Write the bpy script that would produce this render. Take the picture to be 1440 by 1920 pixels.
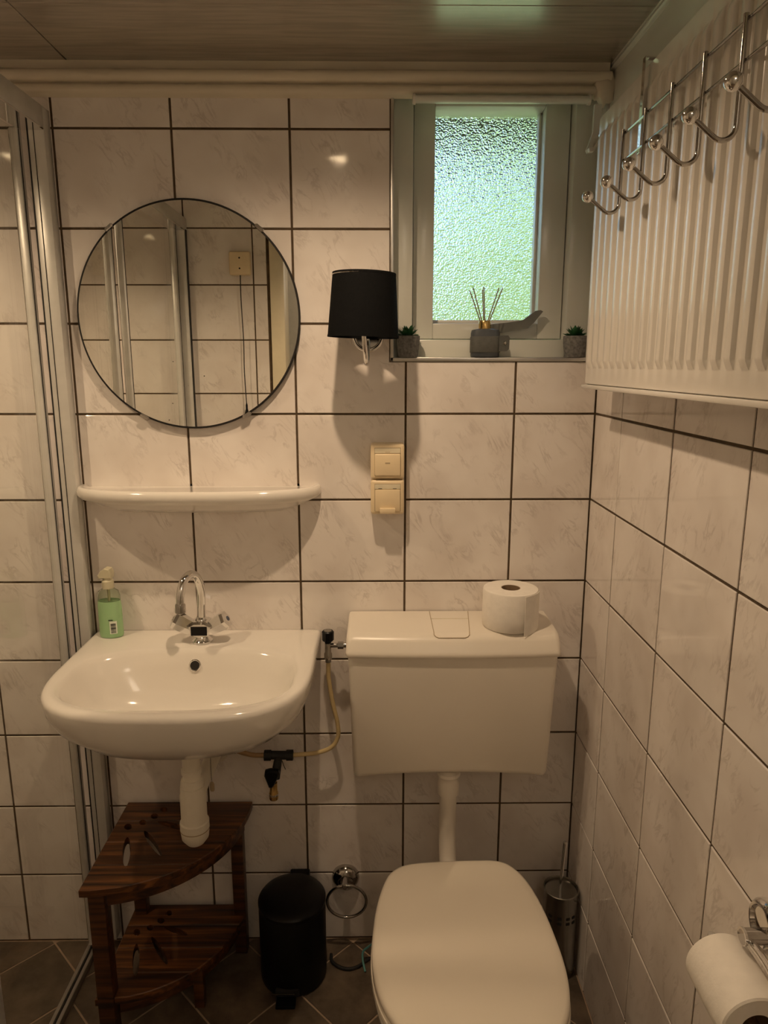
import bpy, bmesh, math, random
from mathutils import Vector, Matrix, Quaternion
random.seed(7)
PI = math.pi
SC = bpy.context.scene
C = SC.collection
for o in list(bpy.data.objects):
    bpy.data.objects.remove(o)

# ------------------------------------------------------------------ camera, world, light, exposure
cam_d = bpy.data.cameras.new('camera')
cam_d.sensor_fit = 'HORIZONTAL'
cam_d.sensor_width = 36.0
cam_d.lens = 1327.5 / 1440 * 36.0
cam_d.clip_start = 0.01
cam = bpy.data.objects.new('camera', cam_d)
C.objects.link(cam)
cam.location = (0.931, -1.6354, 1.5108)
cam.rotation_euler = (PI / 2 - 0.20514, 0, -0.01185)
SC.camera = cam

world = bpy.data.worlds.new('sky')
SC.world = world
world.use_nodes = True
wn = world.node_tree.nodes
wl = world.node_tree.links
wn.clear()
w_out = wn.new('ShaderNodeOutputWorld')
w_bg = wn.new('ShaderNodeBackground')
w_sky = wn.new('ShaderNodeTexSky')
w_sky.sky_type = 'NISHITA'
w_sky.sun_disc = False
w_sky.sun_elevation = math.radians(48)
w_sky.sun_rotation = math.radians(140)
w_sky.dust_density = 3.0
w_bg.inputs['Strength'].default_value = 0.50
wl.new(w_sky.outputs[0], w_bg.inputs[0])
wl.new(w_bg.outputs[0], w_out.inputs[0])

LAMP = (0.83, -0.50, 2.066)
LAMP2 = (-0.08, -0.50, 2.066)
for lx, ly, lz in (LAMP, LAMP2):
    ld = bpy.data.lights.new('spot_bulb', 'SPOT')
    ld.energy = 23.0 if lx > 0 else 23.0
    ld.color = (1.0, 0.72, 0.46)
    ld.spot_size = math.radians(152)
    ld.spot_blend = 1.0
    ld.shadow_soft_size = 0.014
    lo = bpy.data.objects.new('spot_bulb', ld)
    C.objects.link(lo)
    lo.location = (lx, ly, lz - 0.004)
FILL = (1.22, -2.10, 2.02)  # fill bulb added behind the camera to lift the room's shadows
hd = bpy.data.lights.new('fill_bulb', 'POINT')
hd.energy = 3.6
hd.color = (1.0, 0.82, 0.63)
hd.shadow_soft_size = 0.14
ho = bpy.data.objects.new('fill_bulb', hd)
C.objects.link(ho)
ho.location = FILL

sd = bpy.data.lights.new('sun', 'SUN')
sd.energy = 5.5
sd.color = (1.0, 0.95, 0.84)
sd.angle = math.radians(0.6)
so = bpy.data.objects.new('sun', sd)
C.objects.link(so)
so.location = (2, -6, 8)
so.rotation_euler = (math.radians(50), 0, math.radians(12))

vs = SC.view_settings
vs.view_transform = 'Standard'
vs.look = 'None'
vs.gamma = 1.0
vs.exposure = 0.0
vs.use_curve_mapping = False
cy = SC.cycles
cy.use_denoising = True
cy.max_bounces = 9
cy.adaptive_threshold = 0.07
cy.adaptive_min_samples = 20
cy.diffuse_bounces = 5
cy.glossy_bounces = 4
cy.transmission_bounces = 8
cy.transparent_max_bounces = 12
cy.sample_clamp_indirect = 4.0
cy.blur_glossy = 0.2

# ------------------------------------------------------------------ materials
MAT = {}


def new_mat(name):
    m = bpy.data.materials.new(name)
    m.use_nodes = True
    nt = m.node_tree
    b = nt.nodes['Principled BSDF']
    MAT[name] = m
    return m, nt.nodes, nt.links, b


def tint(c, f):
    return (min(1, c[0] * f), min(1, c[1] * f), min(1, c[2] * f), 1)


def plain(name, col, rough=0.4, metal=0.0, var=0.06, scale=30, bump=0.0, bscale=200, spec=0.5, coat=0.0):
    m, n, l, b = new_mat(name)
    tc = n.new('ShaderNodeTexCoord')
    nz = n.new('ShaderNodeTexNoise')
    nz.inputs['Scale'].default_value = scale
    nz.inputs['Detail'].default_value = 4
    l.new(tc.outputs['Object'], nz.inputs['Vector'])
    rp = n.new('ShaderNodeValToRGB')
    rp.color_ramp.elements[0].color = tint(col, 1 - var)
    rp.color_ramp.elements[1].color = tint(col, 1 + var)
    rp.color_ramp.elements[0].position = 0.3
    rp.color_ramp.elements[1].position = 0.7
    l.new(nz.outputs['Fac'], rp.inputs['Fac'])
    l.new(rp.outputs['Color'], b.inputs['Base Color'])
    b.inputs['Roughness'].default_value = rough
    b.inputs['Metallic'].default_value = metal
    b.inputs['Specular IOR Level'].default_value = spec
    b.inputs['Coat Weight'].default_value = coat
    b.inputs['Coat Roughness'].default_value = 0.08
    if bump > 0:
        n2 = n.new('ShaderNodeTexNoise')
        n2.inputs['Scale'].default_value = bscale
        n2.inputs['Detail'].default_value = 3
        l.new(tc.outputs['Object'], n2.inputs['Vector'])
        bp = n.new('ShaderNodeBump')
        bp.inputs['Strength'].default_value = bump
        bp.inputs['Distance'].default_value = 0.002
        l.new(n2.outputs['Fac'], bp.inputs['Height'])
        l.new(bp.outputs['Normal'], b.inputs['Normal'])
    return m


def tile_mat(name, rot):
    """glazed off-white tile with faint slanting grey-brown veins, different on every tile"""
    m, n, l, b = new_mat(name)
    tc = n.new('ShaderNodeTexCoord')
    oi = n.new('ShaderNodeObjectInfo')
    mp = n.new('ShaderNodeMapping')
    mp.inputs['Rotation'].default_value = rot
    l.new(tc.outputs['Object'], mp.inputs['Vector'])
    ml = n.new('ShaderNodeMath')
    ml.operation = 'MULTIPLY'
    ml.inputs[1].default_value = 37.0
    l.new(oi.outputs['Random'], ml.inputs[0])
    cb = n.new('ShaderNodeCombineXYZ')
    for i in range(3):
        l.new(ml.outputs[0], cb.inputs[i])
    ad = n.new('ShaderNodeVectorMath')
    ad.operation = 'ADD'
    l.new(mp.outputs[0], ad.inputs[0])
    l.new(cb.outputs[0], ad.inputs[1])
    sc = n.new('ShaderNodeVectorMath')
    sc.operation = 'MULTIPLY'
    sc.inputs[1].default_value = (11, 30, 30)
    l.new(ad.outputs[0], sc.inputs[0])
    nz = n.new('ShaderNodeTexNoise')
    nz.inputs['Scale'].default_value = 1.0
    nz.inputs['Detail'].default_value = 5
    nz.inputs['Roughness'].default_value = 0.62
    nz.inputs['Distortion'].default_value = 0.7
    l.new(sc.outputs[0], nz.inputs['Vector'])
    s1 = n.new('ShaderNodeMath')
    s1.operation = 'SUBTRACT'
    s1.inputs[1].default_value = 0.5
    l.new(nz.outputs['Fac'], s1.inputs[0])
    ab = n.new('ShaderNodeMath')
    ab.operation = 'ABSOLUTE'
    l.new(s1.outputs[0], ab.inputs[0])
    mr = n.new('ShaderNodeMapRange')
    mr.inputs['From Min'].default_value = 0.0
    mr.inputs['From Max'].default_value = 0.045
    mr.inputs['To Min'].default_value = 1.0
    mr.inputs['To Max'].default_value = 0.0
    l.new(ab.outputs[0], mr.inputs['Value'])
    n2 = n.new('ShaderNodeTexNoise')
    n2.inputs['Scale'].default_value = 17
    n2.inputs['Detail'].default_value = 2
    l.new(ad.outputs[0], n2.inputs['Vector'])
    r2 = n.new('ShaderNodeMapRange')
    r2.inputs['From Min'].default_value = 0.47
    r2.inputs['From Max'].default_value = 0.66
    l.new(n2.outputs['Fac'], r2.inputs['Value'])
    mm = n.new('ShaderNodeMath')
    mm.operation = 'MULTIPLY'
    l.new(mr.outputs[0], mm.inputs[0])
    l.new(r2.outputs[0], mm.inputs[1])
    m3 = n.new('ShaderNodeMath')
    m3.operation = 'MULTIPLY'
    m3.inputs[1].default_value = 0.40
    l.new(mm.outputs[0], m3.inputs[0])
    # soft clouding
    n3 = n.new('ShaderNodeTexNoise')
    n3.inputs['Scale'].default_value = 9
    l.new(ad.outputs[0], n3.inputs['Vector'])
    rp = n.new('ShaderNodeValToRGB')
    rp.color_ramp.elements[0].color = (0.745, 0.69, 0.65, 1)
    rp.color_ramp.elements[1].color = (0.83, 0.785, 0.75, 1)
    rp.color_ramp.elements[0].position = 0.35
    rp.color_ramp.elements[1].position = 0.62
    l.new(n3.outputs['Fac'], rp.inputs['Fac'])
    mx = n.new('ShaderNodeMix')
    mx.data_type = 'RGBA'
    l.new(m3.outputs[0], mx.inputs['Factor'])
    l.new(rp.outputs['Color'], mx.inputs['A'])
    mx.inputs['B'].default_value = (0.40, 0.345, 0.315, 1)
    l.new(mx.outputs['Result'], b.inputs['Base Color'])
    b.inputs['Roughness'].default_value = 0.075
    b.inputs['Specular IOR Level'].default_value = 0.5
    n4 = n.new('ShaderNodeTexNoise')
    n4.inputs['Scale'].default_value = 14
    l.new(ad.outputs[0], n4.inputs['Vector'])
    bp = n.new('ShaderNodeBump')
    bp.inputs['Strength'].default_value = 0.05
    bp.inputs['Distance'].default_value = 0.01
    l.new(n4.outputs['Fac'], bp.inputs['Height'])
    l.new(bp.outputs['Normal'], b.inputs['Normal'])
    return m


tile_mat('tile_y', (0, math.radians(-58), 0))
tile_mat('tile_x', (math.radians(66), 0, math.radians(90)))
plain('grout', (0.090, 0.060, 0.032), 0.9, var=0.25, scale=60, bump=0.4, bscale=400)
plain('floor_grout', (0.42, 0.31, 0.22), 0.9, var=0.15, scale=60)
plain('white_ceramic', (0.80, 0.765, 0.71), 0.10, var=0.02, scale=5, coat=0.3)
plain('cistern_plastic', (0.80, 0.745, 0.66), 0.30, var=0.02, scale=5)
plain('seat_plastic', (0.80, 0.735, 0.63), 0.16, var=0.02, scale=5)
plain('white_paint', (0.74, 0.72, 0.67), 0.30, var=0.03, scale=9)
plain('cornice_paint', (0.70, 0.645, 0.53), 0.30, var=0.06, scale=7)
plain('window_paint', (0.66, 0.67, 0.62), 0.22, var=0.03, scale=9)
plain('radiator_enamel', (0.74, 0.71, 0.66), 0.22, var=0.02, scale=6)
plain('chrome', (0.78, 0.77, 0.76), 0.07, 1.0, var=0.03)
plain('dark_chrome', (0.46, 0.44, 0.42), 0.10, 1.0, var=0.05)
plain('brushed_steel', (0.33, 0.315, 0.29), 0.26, 1.0, var=0.08)
plain('alu', (0.62, 0.61, 0.59), 0.35, 1.0, var=0.05)
plain('alu_paint', (0.66, 0.65, 0.62), 0.33, 0.25, var=0.05)
plain('black_plastic', (0.0035, 0.0035, 0.004), 0.36, var=0.2, spec=0.25)
plain('black_rubber', (0.012, 0.012, 0.012), 0.6, var=0.2)
plain('shade_fabric', (0.0045, 0.0048, 0.0052), 0.9, var=0.25, scale=300, bump=0.3, bscale=900, spec=0.12)
plain('ivory_plastic', (0.80, 0.66, 0.44), 0.33, var=0.03)
plain('ivory_dark', (0.42, 0.33, 0.21), 0.4, var=0.05)
plain('cream_plastic', (0.72, 0.66, 0.50), 0.4, var=0.05)
plain('hose_rubber', (0.66, 0.52, 0.27), 0.45, var=0.08)
plain('trap_plastic', (0.80, 0.75, 0.64), 0.35, var=0.03)
plain('brown_pipe', (0.38, 0.24, 0.12), 0.5, var=0.12)
plain('paper', (0.86, 0.82, 0.76), 0.95, var=0.03, scale=60, bump=0.35, bscale=110, spec=0.1)
plain('card_tube', (0.25, 0.17, 0.10), 0.9)
plain('pot_stone', (0.17, 0.17, 0.165), 0.9, var=0.35, scale=180, bump=0.7, bscale=260)
plain('diffuser_stone', (0.065, 0.075, 0.088), 0.6, var=0.10, scale=90)
plain('diffuser_band', (0.095, 0.098, 0.092), 0.8, var=0.12, scale=120)
plain('brass', (0.72, 0.50, 0.20), 0.22, 1.0, var=0.08)
plain('reed', (0.20, 0.12, 0.06), 0.8, var=0.15)
plain('leaf_green', (0.022, 0.105, 0.035), 0.55, var=0.35, scale=60)
plain('teal_plastic', (0.10, 0.30, 0.30), 0.4)
plain('handle_metal', (0.16, 0.165, 0.15), 0.45, 0.3, var=0.15)
plain('soap_label', (0.80, 0.86, 0.74), 0.5)
plain('ink', (0.01, 0.012, 0.01), 0.6)
plain('pump_plastic', (0.60, 0.56, 0.40), 0.35)
plain('hole_dark', (0.012, 0.010, 0.008), 0.8)
plain('door_paint', (0.74, 0.67, 0.50), 0.40, var=0.03)
plain('hall_paint', (0.80, 0.76, 0.68), 0.8, var=0.05)
plain('hall_floor', (0.30, 0.22, 0.15), 0.5, var=0.1)
plain('hedge_leaf', (0.30, 0.47, 0.16), 0.6, var=0.35, scale=3)
plain('lawn_grass', (0.34, 0.42, 0.22), 0.9, var=0.25, scale=2)
plain('eave_paint', (0.035, 0.032, 0.028), 0.8)
plain('blue_dot', (0.05, 0.07, 0.12), 0.4)


def slate_mat():
    m, n, l, b = new_mat('slate')
    tc = n.new('ShaderNodeTexCoord')
    oi = n.new('ShaderNodeObjectInfo')
    ml = n.new('ShaderNodeMath')
    ml.operation = 'MULTIPLY'
    ml.inputs[1].default_value = 19.0
    l.new(oi.outputs['Random'], ml.inputs[0])
    ad = n.new('ShaderNodeVectorMath')
    ad.operation = 'ADD'
    l.new(tc.outputs['Object'], ad.inputs[0])
    l.new(ml.outputs[0], ad.inputs[1])
    nz = n.new('ShaderNodeTexNoise')
    nz.inputs['Scale'].default_value = 12
    nz.inputs['Detail'].default_value = 8
    nz.inputs['Roughness'].default_value = 0.65
    l.new(ad.outputs[0], nz.inputs['Vector'])
    rp = n.new('ShaderNodeValToRGB')
    rp.color_ramp.elements[0].color = (0.070, 0.052, 0.036, 1)
    rp.color_ramp.elements[1].color = (0.175, 0.130, 0.090, 1)
    rp.color_ramp.elements[0].position = 0.35
    rp.color_ramp.elements[1].position = 0.68
    l.new(nz.outputs['Fac'], rp.inputs['Fac'])
    l.new(rp.outputs['Color'], b.inputs['Base Color'])
    b.inputs['Roughness'].default_value = 0.52
    bp = n.new('ShaderNodeBump')
    bp.inputs['Strength'].default_value = 0.35
    bp.inputs['Distance'].default_value = 0.003
    l.new(nz.outputs['Fac'], bp.inputs['Height'])
    l.new(bp.outputs['Normal'], b.inputs['Normal'])


slate_mat()


def wood_mat(name, c0, c1, c2, rot=0.0, rough=0.42):
    m, n, l, b = new_mat(name)
    tc = n.new('ShaderNodeTexCoord')
    mp = n.new('ShaderNodeMapping')
    mp.inputs['Scale'].default_value = (2.2, 46, 46)
    mp.inputs['Rotation'].default_value = (0, rot, 0)
    l.new(tc.outputs['Object'], mp.inputs['Vector'])
    nz = n.new('ShaderNodeTexNoise')
    nz.inputs['Scale'].default_value = 1.6
    nz.inputs['Detail'].default_value = 6
    nz.inputs['Distortion'].default_value = 0.6
    l.new(mp.outputs[0], nz.inputs['Vector'])
    rp = n.new('ShaderNodeValToRGB')
    e = rp.color_ramp.elements
    e[0].color = c0 + (1,)
    e[0].position = 0.34
    e[1].color = c2 + (1,)
    e[1].position = 0.72
    k = e.new(0.53)
    k.color = c1 + (1,)
    l.new(nz.outputs['Fac'], rp.inputs['Fac'])
    l.new(rp.outputs['Color'], b.inputs['Base Color'])
    b.inputs['Roughness'].default_value = rough
    bp = n.new('ShaderNodeBump')
    bp.inputs['Strength'].default_value = 0.2
    bp.inputs['Distance'].default_value = 0.002
    l.new(nz.outputs['Fac'], bp.inputs['Height'])
    l.new(bp.outputs['Normal'], b.inputs['Normal'])


wood_mat('teak', (0.018, 0.007, 0.0028), (0.085, 0.030, 0.008), (0.24, 0.090, 0.024))
wood_mat('teak_leg', (0.018, 0.007, 0.003), (0.070, 0.025, 0.007), (0.14, 0.052, 0.015), PI / 2)


def ceiling_mat():
    m, n, l, b = new_mat('ceiling_board')
    tc = n.new('ShaderNodeTexCoord')
    mp = n.new('ShaderNodeMapping')
    mp.inputs['Scale'].default_value = (5, 60, 60)
    l.new(tc.outputs['Object'], mp.inputs['Vector'])
    nz = n.new('ShaderNodeTexNoise')
    nz.inputs['Scale'].default_value = 1.5
    nz.inputs['Detail'].default_value = 5
    l.new(mp.outputs[0], nz.inputs['Vector'])
    rp = n.new('ShaderNodeValToRGB')
    rp.color_ramp.elements[0].color = (0.30, 0.262, 0.212, 1)
    rp.color_ramp.elements[1].color = (0.375, 0.33, 0.27, 1)
    rp.color_ramp.elements[0].position = 0.33
    rp.color_ramp.elements[1].position = 0.6
    l.new(nz.outputs['Fac'], rp.inputs['Fac'])
    l.new(rp.outputs['Color'], b.inputs['Base Color'])
    b.inputs['Roughness'].default_value = 0.20
    b.inputs['Specular IOR Level'].default_value = 0.8
    b.inputs['Coat Weight'].default_value = 0.9
    b.inputs['Coat Roughness'].default_value = 0.24
    b.inputs['Coat IOR'].default_value = 1.7
    bp = n.new('ShaderNodeBump')
    bp.inputs['Strength'].default_value = 0.10
    bp.inputs['Distance'].default_value = 0.002
    l.new(nz.outputs['Fac'], bp.inputs['Height'])
    l.new(bp.outputs['Normal'], b.inputs['Normal'])


ceiling_mat()


def mirror_mat():
    m, n, l, b = new_mat('mirror_silver')
    tc = n.new('ShaderNodeTexCoord')
    vo = n.new('ShaderNodeTexVoronoi')
    vo.inputs['Scale'].default_value = 42
    l.new(tc.outputs['Object'], vo.inputs['Vector'])
    lt = n.new('ShaderNodeMath')
    lt.operation = 'LESS_THAN'
    lt.inputs[1].default_value = 0.055
    l.new(vo.outputs['Distance'], lt.inputs[0])
    nz = n.new('ShaderNodeTexNoise')
    nz.inputs['Scale'].default_value = 9
    l.new(tc.outputs['Object'], nz.inputs['Vector'])
    gt = n.new('ShaderNodeMath')
    gt.operation = 'GREATER_THAN'
    gt.inputs[1].default_value = 0.60
    l.new(nz.outputs['Fac'], gt.inputs[0])
    mu = n.new('ShaderNodeMath')
    mu.operation = 'MULTIPLY'
    l.new(lt.outputs[0], mu.inputs[0])
    l.new(gt.outputs[0], mu.inputs[1])
    mx = n.new('ShaderNodeMix')
    mx.data_type = 'RGBA'
    mx.inputs['A'].default_value = (0.90, 0.90, 0.86, 1)
    mx.inputs['B'].default_value = (0.03, 0.025, 0.02, 1)
    l.new(mu.outputs[0], mx.inputs['Factor'])
    l.new(mx.outputs['Result'], b.inputs['Base Color'])
    iv = n.new('ShaderNodeMath')
    iv.operation = 'SUBTRACT'
    iv.inputs[0].default_value = 1.0
    l.new(mu.outputs[0], iv.inputs[1])
    l.new(iv.outputs[0], b.inputs['Metallic'])
    b.inputs['Roughness'].default_value = 0.004


mirror_mat()


def glass_mat(name, col, rough=0.0, bump=None, ior=1.45):
    m, n, l, b = new_mat(name)
    b.inputs['Base Color'].default_value = col + (1,)
    b.inputs['Transmission Weight'].default_value = 1.0
    b.inputs['Roughness'].default_value = rough
    b.inputs['IOR'].default_value = ior
    if bump:
        tc = n.new('ShaderNodeTexCoord')
        ns = n.new('ShaderNodeTexNoise')
        ns.inputs['Scale'].default_value = bump[0] * 0.5
        ns.inputs['Detail'].default_value = 1
        l.new(tc.outputs['Object'], ns.inputs['Vector'])
        vo = n.new('ShaderNodeTexVoronoi')
        vo.feature = 'SMOOTH_F1'
        vo.inputs['Scale'].default_value = bump[0]
        vo.inputs['Smoothness'].default_value = 0.6
        l.new(tc.outputs['Object'], vo.inputs['Vector'])
        ad = n.new('ShaderNodeMath')
        ad.operation = 'MULTIPLY_ADD'
        ad.inputs[1].default_value = 0.6
        l.new(ns.outputs['Fac'], ad.inputs[0])
        l.new(vo.outputs['Distance'], ad.inputs[2])
        bp = n.new('ShaderNodeBump')
        bp.inputs['Strength'].default_value = bump[1]
        bp.inputs['Distance'].default_value = bump[2]
        l.new(ad.outputs[0], bp.inputs['Height'])
        l.new(bp.outputs['Normal'], b.inputs['Normal'])
    return m


glass_mat('pane_pebbled', (0.96, 1.0, 0.95), 0.03, (235, 1.0, 0.0020))
glass_mat('bottle_clear', (0.90, 0.95, 0.86), 0.02, None, 1.2)


def thin_glass(name, tintc, refl):
    """thin clear sheet: straight-through transmission with a Fresnel-weighted reflection"""
    m = bpy.data.materials.new(name)
    m.use_nodes = True
    n, l = m.node_tree.nodes, m.node_tree.links
    n.clear()
    out = n.new('ShaderNodeOutputMaterial')
    tr = n.new('ShaderNodeBsdfTransparent')
    tr.inputs['Color'].default_value = tintc + (1,)
    gl = n.new('ShaderNodeBsdfGlossy')
    gl.inputs['Roughness'].default_value = 0.02
    fr = n.new('ShaderNodeFresnel')
    fr.inputs['IOR'].default_value = 1.45
    nz = n.new('ShaderNodeTexNoise')
    nz.inputs['Scale'].default_value = 3
    mu = n.new('ShaderNodeMath')
    mu.operation = 'MULTIPLY'
    mu.inputs[1].default_value = refl
    ge = n.new('ShaderNodeNewGeometry')
    io = n.new('ShaderNodeMapRange')
    io.inputs['To Min'].default_value = 1.45
    io.inputs['To Max'].default_value = 1 / 1.45
    l.new(ge.outputs['Backfacing'], io.inputs['Value'])
    l.new(io.outputs[0], fr.inputs['IOR'])
    l.new(fr.outputs[0], mu.inputs[0])
    mx = n.new('ShaderNodeMixShader')
    l.new(mu.outputs[0], mx.inputs[0])
    l.new(tr.outputs[0], mx.inputs[1])
    l.new(gl.outputs[0], mx.inputs[2])
    l.new(mx.outputs[0], out.inputs[0])
    MAT[name] = m


thin_glass('shower_glass', (0.965, 0.975, 0.955), 0.7)
m_, n_, l_, b_ = new_mat('soap_green')
b_.inputs['Base Color'].default_value = (0.36, 0.60, 0.31, 1)
b_.inputs['Roughness'].default_value = 0.15
b_.inputs['Subsurface Weight'].default_value = 0.25
b_.inputs['Subsurface Radius'].default_value = (0.005, 0.01, 0.006)
b_.inputs['Subsurface Scale'].default_value = 0.5
m_, n_, l_, b_ = new_mat('bulb_lens')
b_.inputs['Base Color'].default_value = (1, 0.9, 0.75, 1)
b_.inputs['Emission Color'].default_value = (1.0, 0.72, 0.42, 1)
b_.inputs['Emission Strength'].default_value = 25.0


# ------------------------------------------------------------------ builders
def tag(o, label=None, cat=None, group=None, kind=None):
    if label:
        o['label'] = label
    if cat:
        o['category'] = cat
    if group:
        o['group'] = group
    if kind:
        o['kind'] = kind
    return o


WORLD_OF = {}


def link(name, me, mat, parent=None, loc=None, smooth=None):
    if mat is not None:
        if not me.materials:
            me.materials.append(MAT[mat])
    if smooth is not None and not me.get('sm'):
        for p in me.polygons:
            p.use_smooth = True
        if smooth < 179:
            me.set_sharp_from_angle(angle=math.radians(smooth))
        me['sm'] = 1
    o = bpy.data.objects.new(name, me)
    C.objects.link(o)
    wl_ = Vector(loc) if loc is not None else Vector((0, 0, 0))
    o.location = wl_
    WORLD_OF[o.name] = wl_
    if parent is not None:
        o.parent = parent
        o.matrix_parent_inverse = Matrix.Translation(-WORLD_OF[parent.name])
    return o


def thing(name, label, cat, loc, group=None):
    o = bpy.data.objects.new(name, None)
    o.empty_display_size = 0.05
    C.objects.link(o)
    o.location = loc
    WORLD_OF[o.name] = Vector(loc)
    return tag(o, label, cat, group)


def me_from(verts, faces, name='m'):
    me = bpy.data.meshes.new(name)
    me.from_pydata([tuple(v) for v in verts], [], faces)
    me.update()
    return me


def fix_normals(me):
    bm = bmesh.new()
    bm.from_mesh(me)
    bmesh.ops.remove_doubles(bm, verts=bm.verts, dist=1e-6)
    bmesh.ops.recalc_face_normals(bm, faces=bm.faces)
    bm.to_mesh(me)
    bm.free()
    return me


def bm_box(bm, x0, x1, y0, y1, z0, z1):
    vs_ = [bm.verts.new((x, y, z)) for x in (x0, x1) for y in (y0, y1) for z in (z0, z1)]
    for f in ((0, 1, 3, 2), (4, 6, 7, 5), (0, 4, 5, 1), (2, 3, 7, 6), (0, 2, 6, 4), (1, 5, 7, 3)):
        bm.faces.new([vs_[i] for i in f])


def boxes(name, lst, mat, parent=None, bevel=0.0, seg=2, smooth=None):
    bm = bmesh.new()
    for b in lst:
        x0, x1, y0, y1, z0, z1 = b
        bm_box(bm, min(x0, x1), max(x0, x1), min(y0, y1), max(y0, y1), min(z0, z1), max(z0, z1))
    bmesh.ops.recalc_face_normals(bm, faces=bm.faces)
    if bevel > 0:
        bmesh.ops.bevel(bm, geom=bm.edges[:], offset=bevel, segments=seg, profile=0.5, affect='EDGES')
        if smooth is None:
            smooth = 40
    me = bpy.data.meshes.new(name)
    bm.to_mesh(me)
    bm.free()
    return link(name, me, mat, parent, smooth=smooth)


def box(name, x0, x1, y0, y1, z0, z1, mat, parent=None, bevel=0.0, seg=2):
    return boxes(name, [(x0, x1, y0, y1, z0, z1)], mat, parent, bevel, seg)


def frame_of(d):
    d = Vector(d).normalized()
    up = Vector((0, 0, 1)) if abs(d.z) < 0.95 else Vector((0, 1, 0))
    a = d.cross(up).normalized()
    b = a.cross(d).normalized()
    return d, a, b


def lathe(name, prof, base, axis, mat, parent=None, seg=40, smooth=35, sx=1.0, sy=1.0):
    """prof: (radius, height along axis); a radius of 0 closes the end"""
    d, a, b = frame_of(axis)
    base = Vector(base)
    verts, faces, rows = [], [], []
    for r, h in prof:
        if r < 1e-7:
            rows.append([len(verts)])
            verts.append(base + d * h)
        else:
            row = []
            for i in range(seg):
                t = 2 * PI * i / seg
                row.append(len(verts))
                verts.append(base + d * h + a * (r * sx * math.cos(t)) + b * (r * sy * math.sin(t)))
            rows.append(row)
    for p, q in zip(rows, rows[1:]):
        if len(p) == 1 and len(q) == 1:
            continue
        for i in range(seg):
            j = (i + 1) % seg
            if len(p) == 1:
                faces.append((p[0], q[j], q[i]))
            elif len(q) == 1:
                faces.append((p[i], p[j], q[0]))
            else:
                faces.append((p[i], p[j], q[j], q[i]))
    me = fix_normals(me_from(verts, faces, name))
    return link(name, me, mat, parent, smooth=smooth)


def smooth_path(pts, n=8, cyclic=False):
    P = [Vector(p) for p in pts]
    out = []
    m = len(P)
    rng = range(m) if cyclic else range(m - 1)
    for i in rng:
        p0 = P[(i - 1) % m] if (cyclic or i > 0) else P[0]
        p1, p2 = P[i], P[(i + 1) % m]
        p3 = P[(i + 2) % m] if (cyclic or i + 2 < m) else P[-1]
        for k in range(n):
            t = k / n
            out.append(0.5 * ((2 * p1) + (p2 - p0) * t + (2 * p0 - 5 * p1 + 4 * p2 - p3) * t * t + (3 * p1 - p0 - 3 * p2 + p3) * t ** 3))
    if not cyclic:
        out.append(P[-1])
    return out


def tube_data(path, rad, seg=12, cyclic=False, verts=None, faces=None):
    verts = [] if verts is None else verts
    faces = [] if faces is None else faces
    P = [Vector(p) for p in path]
    n = len(P)
    rads = rad if isinstance(rad, (list, tuple)) else [rad] * n
    tang = []
    for i in range(n):
        a = P[(i - 1) % n] if (cyclic or i > 0) else P[i]
        b = P[(i + 1) % n] if (cyclic or i < n - 1) else P[i]
        tang.append((b - a).normalized())
    d, u, v = frame_of(tang[0])
    rows = []
    prev = tang[0]
    for i in range(n):
        q = prev.rotation_difference(tang[i])
        u = q @ u
        u = (u - tang[i] * u.dot(tang[i])).normalized()
        v = u.cross(tang[i])
        prev = tang[i]
        row = []
        for k in range(seg):
            t = 2 * PI * k / seg
            row.append(len(verts))
            verts.append(P[i] + (u * math.cos(t) + v * math.sin(t)) * rads[i])
        rows.append(row)
    rr = list(zip(rows, rows[1:]))
    if cyclic:
        rr.append((rows[-1], rows[0]))
    for p, q in rr:
        for k in range(seg):
            j = (k + 1) % seg
            faces.append((p[k], p[j], q[j], q[k]))
    if not cyclic:
        faces.append(tuple(rows[0]))
        faces.append(tuple(reversed(rows[-1])))
    return verts, faces


def tube(name, path, rad, mat, parent=None, seg=12, cyclic=False, smooth=50):
    v, f = tube_data(path, rad, seg, cyclic)
    me = me_from(v, f, name)
    bm = bmesh.new()
    bm.from_mesh(me)
    bmesh.ops.recalc_face_normals(bm, faces=bm.faces)
    bm.to_mesh(me)
    bm.free()
    return link(name, me, mat, parent, smooth=smooth)


def loft(name, rings, mat, parent=None, cap0=True, cap1=True, smooth=35, closed=True):
    verts, faces = [], []
    n = len(rings[0])
    for r in rings:
        verts += [Vector(p) for p in r]
    for k in range(len(rings) - 1):
        for i in range(n if closed else n - 1):
            j = (i + 1) % n
            faces.append((k * n + i, k * n + j, (k + 1) * n + j, (k + 1) * n + i))
    if cap0:
        faces.append(tuple(range(n)))
    if cap1:
        faces.append(tuple(range((len(rings) - 1) * n, len(rings) * n)))
    me = fix_normals(me_from(verts, faces, name))
    return link(name, me, mat, parent, smooth=smooth)


def inset_poly(poly, d):
    """inset a counter-clockwise polygon by d (mitred)"""
    n = len(poly)
    out = []
    for i in range(n):
        p0, p1, p2 = Vector(poly[i - 1]), Vector(poly[i]), Vector(poly[(i + 1) % n])
        e1, e2 = (p1 - p0).normalized(), (p2 - p1).normalized()
        n1, n2 = Vector((-e1.y, e1.x)), Vector((-e2.y, e2.x))
        k = (n1 + n2)
        den = 1 + n1.dot(n2)
        out.append(p1 + k * (d / max(den, 0.2)))
    return out


def area2(poly):
    return sum(poly[i - 1][0] * poly[i][1] - poly[i][0] * poly[i - 1][1] for i in range(len(poly))) / 2


TILE_CACHE = {}


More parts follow.
